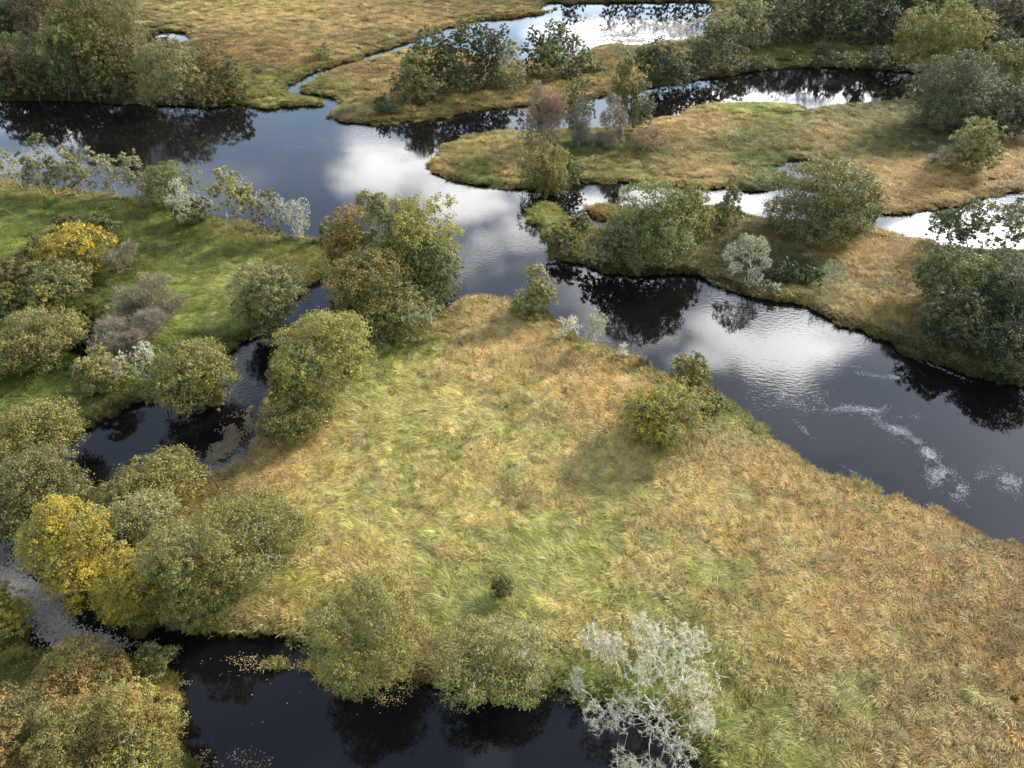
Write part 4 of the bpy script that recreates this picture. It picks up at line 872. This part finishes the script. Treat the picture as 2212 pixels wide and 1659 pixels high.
for (bx, x0, x1, y0, c, lb) in [(1620, 1590, 1660, -45, 'green', 'dark tree behind the pale one at the start of the right wood'), (1690, 1655, 1725, -50, 'dolive', 'olive-dark tree in the second row of the right wood'),
                                (1752, 1715, 1790, -55, 'dgreen', 'dark tree in the second row above the wide green shrub'), (1815, 1780, 1850, -60, 'green', 'green-black tree in the second row right of the wood middle'),
                                (1872, 1835, 1915, -60, 'dgreen', 'dark tree hidden behind the spreading grey-branched tree'), (1935, 1895, 1985, -70, 'dgreen', 'blackish tree in the second row left of the great tree'),
                                (2010, 1965, 2060, -75, 'dolive', 'dark tree rising behind the top of the great tree'), (2215, 2170, 2270, 20, 'dgreen', 'dark tree on the right edge below the russet one')]:
    T('tall', 'broadleaf_tree', bx, 78 if bx < 2100 else 140, (x0, y0, x1, 72 if bx < 2100 else 140), c, lb, group=G_)
G_ = 'background trees of the far left wood'  # dark leaf colours again include the shade inside the wood
T('round', 'broadleaf_tree', 30, 190, (-40, 100, 90, 195), 'dgreen', 'dark green tree low at the left edge of the far wood', 'dbrown', .4, group=G_)
T('round', 'broadleaf_tree', 120, 190, (80, 90, 175, 205), 'dolive', 'dark tree between grey-olive shrub and weeping birch', 'dgreen', .4, group=G_)
T('round', 'broadleaf_tree', 270, 210, (225, 90, 320, 208), 'dbrown', 'dark brown tree behind the bare dead stems', 'brown', .5, group=G_)
G_ = 'trees of the grove on the upper island'
T('tall', 'alder_tree', 918, 210, (885, 95, 935, 210), 'dgreen', 'dark alder wedged between the grey-green willow and the first alder', 'green', .4, group=G_)
T('tall', 'alder_tree', 960, 206, (938, 66, 985, 206), 'grey', 'greyish alder left of the slender one with visible trunk', 'green', .4, group=G_)
T('tall', 'alder_tree', 1030, 204, (1008, 70, 1052, 204), 'dgreen', 'shaded alder just right of the tallest light-topped one', 'green', .3, group=G_)
T('tall', 'alder_tree', 1066, 200, (1045, 80, 1086, 200), 'dolive', 'thin olive alder among the last straight ones of the grove', 'green', .3, group=G_)
# trees standing just beyond the top of the frame: the lagoon mirrors them
for i, (bx, by, hpx) in enumerate([(1240, -6, 60), (1330, -8, 75), (1385, -10, 90), (1440, -9, 80), (1490, -8, 90), (1530, -6, 95), (1575, -14, 95), (1640, -16, 90)]):
    T('tall', 'distant_tree', bx, by, (bx - 24, by - hpx, bx + 24, by), ['dgreen', 'green', 'brown'][i % 3], 'dark tree beyond the lagoon seen only in its mirror image', group='trees beyond the lagoon')

rng = np.random.default_rng(5)
# ------------------------------------------------------------------ grass, sedge and reed tufts (nobody could count them)
protos = bpy.data.collections.new('tuft_shapes')
M_G = M_GRASS


def tuft_proto(idx, n, ln, wid, spread, lean, curl, comb):
    r = np.random.default_rng(100 + idx)
    vs, fs, sh = [], [], []
    for b in range(n):
        an = r.random() * 6.283; rad = spread * math.sqrt(r.random())
        base = np.array([math.cos(an) * rad, math.sin(an) * rad, -.05])
        an2 = r.normal(0, comb)                                        # blades comb towards +X
        out = np.array([math.cos(an2) * lean + math.cos(an) * .35, math.sin(an2) * lean + math.sin(an) * .35, 0])
        L_ = ln * r.uniform(.55, 1.2); w_ = wid * r.uniform(.7, 1.3)
        sd = np.array([-out[1], out[0], 0]); sd = sd / max(np.linalg.norm(sd), 1e-3) * w_
        p1 = base + np.array([0, 0, L_ * .45]) + out * L_ * .22
        p2 = base + np.array([0, 0, L_ * (.82 - curl * .35)]) + out * L_ * .62
        p3 = base + np.array([0, 0, L_ * (.9 - curl)]) + out * L_ * 1.05
        i0 = len(vs)
        vs += [base - sd, base + sd, p1 - sd, p1 + sd, p2 - sd * .8, p2 + sd * .8, p3]
        fs += [(i0, i0 + 1, i0 + 3), (i0, i0 + 3, i0 + 2), (i0 + 2, i0 + 3, i0 + 5), (i0 + 2, i0 + 5, i0 + 4), (i0 + 4, i0 + 5, i0 + 6)]
        c = r.uniform(.5, 1.45); c3 = c * np.array([r.uniform(.92, 1.08), 1, r.uniform(.85, 1.1)])
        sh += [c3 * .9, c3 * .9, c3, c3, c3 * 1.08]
    me = mesh_np('tuft', np.array(vs), np.array(fs), [M_G])
    at = me.attributes.new('shade', 'FLOAT_COLOR', 'FACE')
    c4 = np.ones((len(fs), 4), np.float32); c4[:, :3] = np.clip(np.array(sh), 0, 1.4); at.data.foreach_set('color', c4.ravel())
    o = bpy.data.objects.new('tuft', me); protos.objects.link(o)
    return o


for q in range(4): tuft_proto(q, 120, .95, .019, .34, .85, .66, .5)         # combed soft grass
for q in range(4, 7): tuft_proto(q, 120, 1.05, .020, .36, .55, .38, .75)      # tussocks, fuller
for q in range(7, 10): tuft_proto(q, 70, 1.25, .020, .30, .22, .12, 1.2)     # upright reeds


def scatter_group():
    ng = bpy.data.node_groups.new('scatter', 'GeometryNodeTree')
    ng.interface.new_socket('Geometry', in_out='INPUT', socket_type='NodeSocketGeometry')
    ng.interface.new_socket('Geometry', in_out='OUTPUT', socket_type='NodeSocketGeometry')
    i = ng.nodes.new('NodeGroupInput'); o = ng.nodes.new('NodeGroupOutput')
    ci = ng.nodes.new('GeometryNodeCollectionInfo'); ci.inputs['Collection'].default_value = protos
    ci.inputs['Separate Children'].default_value = True; ci.inputs['Reset Children'].default_value = True
    ip = ng.nodes.new('GeometryNodeInstanceOnPoints'); ip.inputs['Pick Instance'].default_value = True

    def na(nm, ty):
        n = ng.nodes.new('GeometryNodeInputNamedAttribute'); n.data_type = ty; n.inputs['Name'].default_value = nm; return n.outputs[0]
    e2r = ng.nodes.new('FunctionNodeEulerToRotation')
    mp_ = ng.nodes.new('GeometryNodeMeshToPoints')
    k = ng.links.new
    k(i.outputs[0], mp_.inputs[0]); k(mp_.outputs[0], ip.inputs['Points'])
    k(ci.outputs[0], ip.inputs['Instance']); k(na('pick', 'INT'), ip.inputs['Instance Index'])
    k(na('rot', 'FLOAT_VECTOR'), e2r.inputs[0]); k(e2r.outputs[0], ip.inputs['Rotation']); k(na('scl', 'FLOAT_VECTOR'), ip.inputs['Scale'])
    k(ip.outputs[0], o.inputs[0])
    return ng


SCATTER = scatter_group()


def scatter(name, pos, rot, scl, pick, tint, label):
    me = bpy.data.meshes.new(name); me.vertices.add(len(pos)); me.vertices.foreach_set('co', pos.astype(np.float32).ravel())
    for nm, ty, arr, key in (('rot', 'FLOAT_VECTOR', rot, 'vector'), ('scl', 'FLOAT_VECTOR', scl, 'vector'), ('pick', 'INT', pick, 'value'),
                             ('tint', 'FLOAT_COLOR', np.hstack([tint, np.ones((len(tint), 1))]), 'color')):
        a_ = me.attributes.new(nm, ty, 'POINT'); a_.data.foreach_set(key, np.ascontiguousarray(arr, np.int32 if ty == 'INT' else np.float32).ravel())
    me.update()
    ob = link(name, me, kind='stuff', label=label)
    md = ob.modifiers.new('scatter', 'NODES'); md.node_group = SCATTER
    return ob


def in_view(x, y, m=60):
    px, py, dep = to_px(np.stack([x, y, np.full_like(x, .4)], -1))
    return (px > -m) & (px < PW + m) & (py > -m) & (py < PH + m) & (dep > 5)


def candidates(y0, y1, density):
    xm = 245; n = int((y1 - y0) * 2 * xm * density)
    x = rng.uniform(-xm, xm, n); y = rng.uniform(y0, y1, n)
    k = in_view(x, y); return x[k], y[k]


bands = [(18, 60, 8.5, .74), (60, 110, 5.5, .9), (110, 170, 2.8, 1.2), (170, 335, 1.2, 1.6)]
xa, ya, sa = [], [], []
for (y0, y1, dn, s_) in bands:
    x, y = candidates(y0, y1, dn); xa.append(x); ya.append(y); sa.append(np.full(len(x), s_))
xa, ya, sa = map(np.concatenate, (xa, ya, sa))
da = grid_lookup(D, xa, ya)
k_ = da > 0.05
xa, ya, sa, da = xa[k_], ya[k_], sa[k_], da[k_]
W = zone_weights(xa, ya)
sel = np.log(W + 1e-6) * .8
for i in range(len(SWK)):
    sel[:, i] += (fbm(xa, ya, 3.2, 20 + i, 4) - .5) * 8.0 + (fbm(xa, ya, 22, 60 + i, 2) - .5) * 3.0 + rng.gumbel(size=len(xa)) * .7
ki = sel.argmax(1)
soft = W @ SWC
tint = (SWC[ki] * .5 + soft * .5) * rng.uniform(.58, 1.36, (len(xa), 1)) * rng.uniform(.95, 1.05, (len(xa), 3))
tint *= (0.70 + .60 * fbm(xa, ya, 1.6, 90, 3))[:, None]
wisp = rng.random(len(xa)) < .10 + .25 * (fbm(xa, ya, 5, 95, 3) > .55)
px_, py_, _d = to_px(np.stack([xa, ya, np.zeros_like(xa)], -1))
main = (py_ > 630) & (px_ > 380) & (px_ > (600 + (py_ - 760) * -.25))
near_left = ~main & (px_ < 740) & (py_ > 395)
wisp &= main | (rng.random(len(xa)) < .25)
tint[near_left] *= np.array([.78, .86, .74])
tint[~main & ~near_left] *= np.array([.84, .82, .80])
tint[wisp] = tint[wisp] * .4 + np.array([.40, .36, .17]) * .6
za = grid_lookup(HGT, xa, ya)
wind = R(200) + (fbm(xa, ya, 11, 77, 3) - .5) * 3.6                     # combed direction of the sward
rot = np.stack([rng.normal(0, .10, len(xa)), rng.normal(0, .10, len(xa)), wind + rng.normal(0, .32, len(xa))], -1)
edge = da < 1.6
kindG = np.isin(ki, [SWK.index(c) for c in 'GYL'])
pick = np.where(edge, rng.integers(7, 10, len(xa)), np.where(kindG, rng.integers(0, 4, len(xa)), rng.integers(1, 7, len(xa))))
hgt = np.where(kindG, .85, 1.05) * (0.75 + .5 * fbm(xa, ya, 6, 41, 2)) * np.where(edge, .75, 1.0)
s0 = sa * np.exp(rng.normal(0, .28, len(xa))) * (.65 + .8 * fbm(xa, ya, 7, 44, 3))
s0 = np.minimum(s0, sa * 1.25)
scl = np.stack([s0 * np.where(kindG, 1.45, 1.1), s0, np.sqrt(s0 * 1.0) * hgt * np.where((da < 4) & (ya > 115), .5, 1.0)], -1)
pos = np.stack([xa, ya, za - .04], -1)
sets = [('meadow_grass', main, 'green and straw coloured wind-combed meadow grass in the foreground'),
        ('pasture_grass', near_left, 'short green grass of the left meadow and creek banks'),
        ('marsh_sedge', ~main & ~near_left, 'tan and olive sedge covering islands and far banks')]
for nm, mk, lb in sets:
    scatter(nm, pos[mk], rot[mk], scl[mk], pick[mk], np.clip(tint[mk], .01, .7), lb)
# a fringe of reeds along every shore
xs_, ys_ = [], []
for (y0, y1, dn) in ((18, 90, 10), (90, 170, 5), (170, 300, 2.2)):
    x, y = candidates(y0, y1, dn); dd = grid_lookup(D, x, y); kk = ((dd > -.35) & (dd < .9)) | ((dd > -1.3) & (dd <= -.35) & (fbm(x, y, 4, 55, 3) > .58) & (rng.random(len(x)) < .4)); xs_.append(x[kk]); ys_.append(y[kk])
x, y = np.concatenate(xs_), np.concatenate(ys_)
Wf = zone_weights(x, y); tf_ = (Wf @ SWC) * .8 * rng.uniform(.6, 1.3, (len(x), 1))
pf = np.stack([x, y, np.maximum(grid_lookup(HGT, x, y), -.1)], -1)
n_ = len(x)
s_ = rng.uniform(.6, 1.1, n_) * np.interp(y, [20, 100, 300], [.8, 1.1, 1.7])
scatter('reed_fringe', pf, np.stack([rng.normal(0, .15, n_), rng.normal(0, .15, n_), rng.random(n_) * 6.28], -1), np.stack([s_, s_, s_ * rng.uniform(.5, 1.0, n_) * np.interp(y, [80, 140], [1, .5])], -1),
        rng.integers(7, 10, n_), np.clip(tf_, .01, .6), 'fringe of reeds and sedge along the shores')

# ------------------------------------------------------------------ things drifting on the water
def flecks(name, areas, n, size, colr, label, spread=.25, z=.012, tilt=.05, lo=-99, thr=(.34, .58)):
    P_ = []
    tw = sum(a[4] for a in areas)
    for (cx, cy, rx, ry, w_, ang) in areas:
        m_ = int(n * w_ / tw); u_ = rng.normal(size=(m_, 2)) * .5
        ca, sa_ = math.cos(R(ang)), math.sin(R(ang))
        P_.append(ground_at(cx + u_[:, 0] * rx * ca - u_[:, 1] * ry * sa_, cy + u_[:, 0] * rx * sa_ + u_[:, 1] * ry * ca))
    P_ = np.vstack(P_)
    dd = grid_lookup(D, P_[:, 0], P_[:, 1]); cl_ = fbm(P_[:, 0], P_[:, 1], 1.4, 300, 4)
    P_ = P_[(dd < -.15) & (dd > lo) & (cl_ > rng.uniform(*thr, len(P_)))]
    m_ = len(P_); P_[:, 2] = z + rng.uniform(0, .012, m_)
    an = rng.random(m_) * 6.283; s_ = size * rng.uniform(.5, 1.5, m_)
    vs = []
    for q in range(5):
        a2 = an + q * 1.2566; r_ = s_ * rng.uniform(.7, 1.2, m_)
        vs.append(P_ + np.stack([np.cos(a2) * r_, np.sin(a2) * r_, rng.uniform(0, tilt, m_) * s_], -1))
    vs = np.stack(vs, 1).reshape(-1, 3)
    cc = np.array(colr) * rng.uniform(1 - spread, 1 + spread, (m_, 1)) * rng.uniform(.9, 1.1, (m_, 3))
    return link(name, mesh_np(name, vs, np.arange(5 * m_).reshape(-1, 5), [M_FLOAT], np.clip(cc, .01, .85)), kind='stuff', label=label)


flecks('river_foam', [(1735, 862, 50, 26, 1.2, 10), (1800, 880, 90, 10, 1.6, 3), (1880, 884, 40, 9, 1.0, 0), (1690, 850, 12, 30, .5, 0), (1930, 925, 60, 14, 1.6, 28), (1975, 955, 45, 14, 1.6, 35),
                      (2010, 985, 30, 14, 1.2, 55), (2035, 1030, 45, 28, 2.6, 40), (2060, 1050, 40, 24, 1.6, 30), (2180, 1040, 50, 24, 1.8, 25), (2120, 1030, 30, 8, .4, -15), (1740, 930, 30, 5, .2, 40), (1650, 800, 70, 6, .25, 8),
                      (1860, 1030, 60, 6, .2, 30), (1960, 900, 40, 6, .2, 0), (1850, 900, 120, 60, .15, 20)], 13000, .022, (.34, .34, .36), 'white foam flecks drifting on the dark river', .2)
flecks('foam_streaks', [(1890, 812, 60, 4, 1, 10), (1935, 815, 20, 4, 1, 12), (650, 318, 90, 4, .6, 4), (700, 300, 120, 8, .5, 4), (1050, 520, 30, 3, .5, 10), (1000, 470, 60, 6, .3, 20), (1820, 790, 60, 3, .4, 5), (2040, 800, 60, 3, .4, 22)],
       1000, .05, (.22, .22, .25), 'thin pale foam lines on the river', .2)
flecks('lily_pads', [(1340, 75, 70, 10, 2.5, 0), (1410, 55, 60, 10, 2, 10), (1480, 50, 50, 12, 2, -10), (1370, 88, 80, 5, 1.5, 0), (1260, 40, 20, 8, .4, 0), (1500, 72, 40, 8, 1, 0), (1440, 80, 60, 7, 1, 0)],
       5000, .26, (.17, .16, .135), 'greyish lily pads floating on the far lagoon', .25, z=.01)
flecks('floating_weed', [(500, 940, 22, 40, 1.6, 25), (470, 975, 60, 22, 2, -32), (430, 1000, 60, 12, 1.6, -22), (540, 905, 12, 30, .7, 0), (240, 1060, 60, 10, .5, -18)], 6500, .085, (.072, .062, .040),
       'brown floating weed along the creek bank', .3)
flecks('duckweed', [(60, 1285, 50, 34, 2, 40), (110, 1340, 60, 36, 2.4, 45), (150, 1385, 50, 30, 2, 30), (210, 1385, 60, 18, 1, 5), (30, 1250, 40, 20, 1, 20), (60, 1200, 50, 24, 1, -40)], 15000, .085, (.125, .115, .098),
       'grey-brown duckweed filling the lower creek', .3, thr=(.1, .5))
flecks('fallen_leaves', [(600, 1436, 110, 12, 1.6, 4), (560, 1422, 60, 10, 1, 0), (520, 1445, 60, 14, .6, 0), (900, 1490, 60, 20, 1.4, 10), (860, 1510, 60, 16, .8, 0), (1190, 1500, 40, 10, .4, 0), (450, 1640, 50, 24, 1.8, -20), (540, 1640, 60, 20, .8, 0), (400, 1475, 20, 8, .3, 0), (250, 1395, 120, 8, .8, 4), (700, 1500, 200, 60, .2, 0)],
       2400, .042, (.17, .125, .07), 'tan fallen leaves floating on the lower pool', .35)
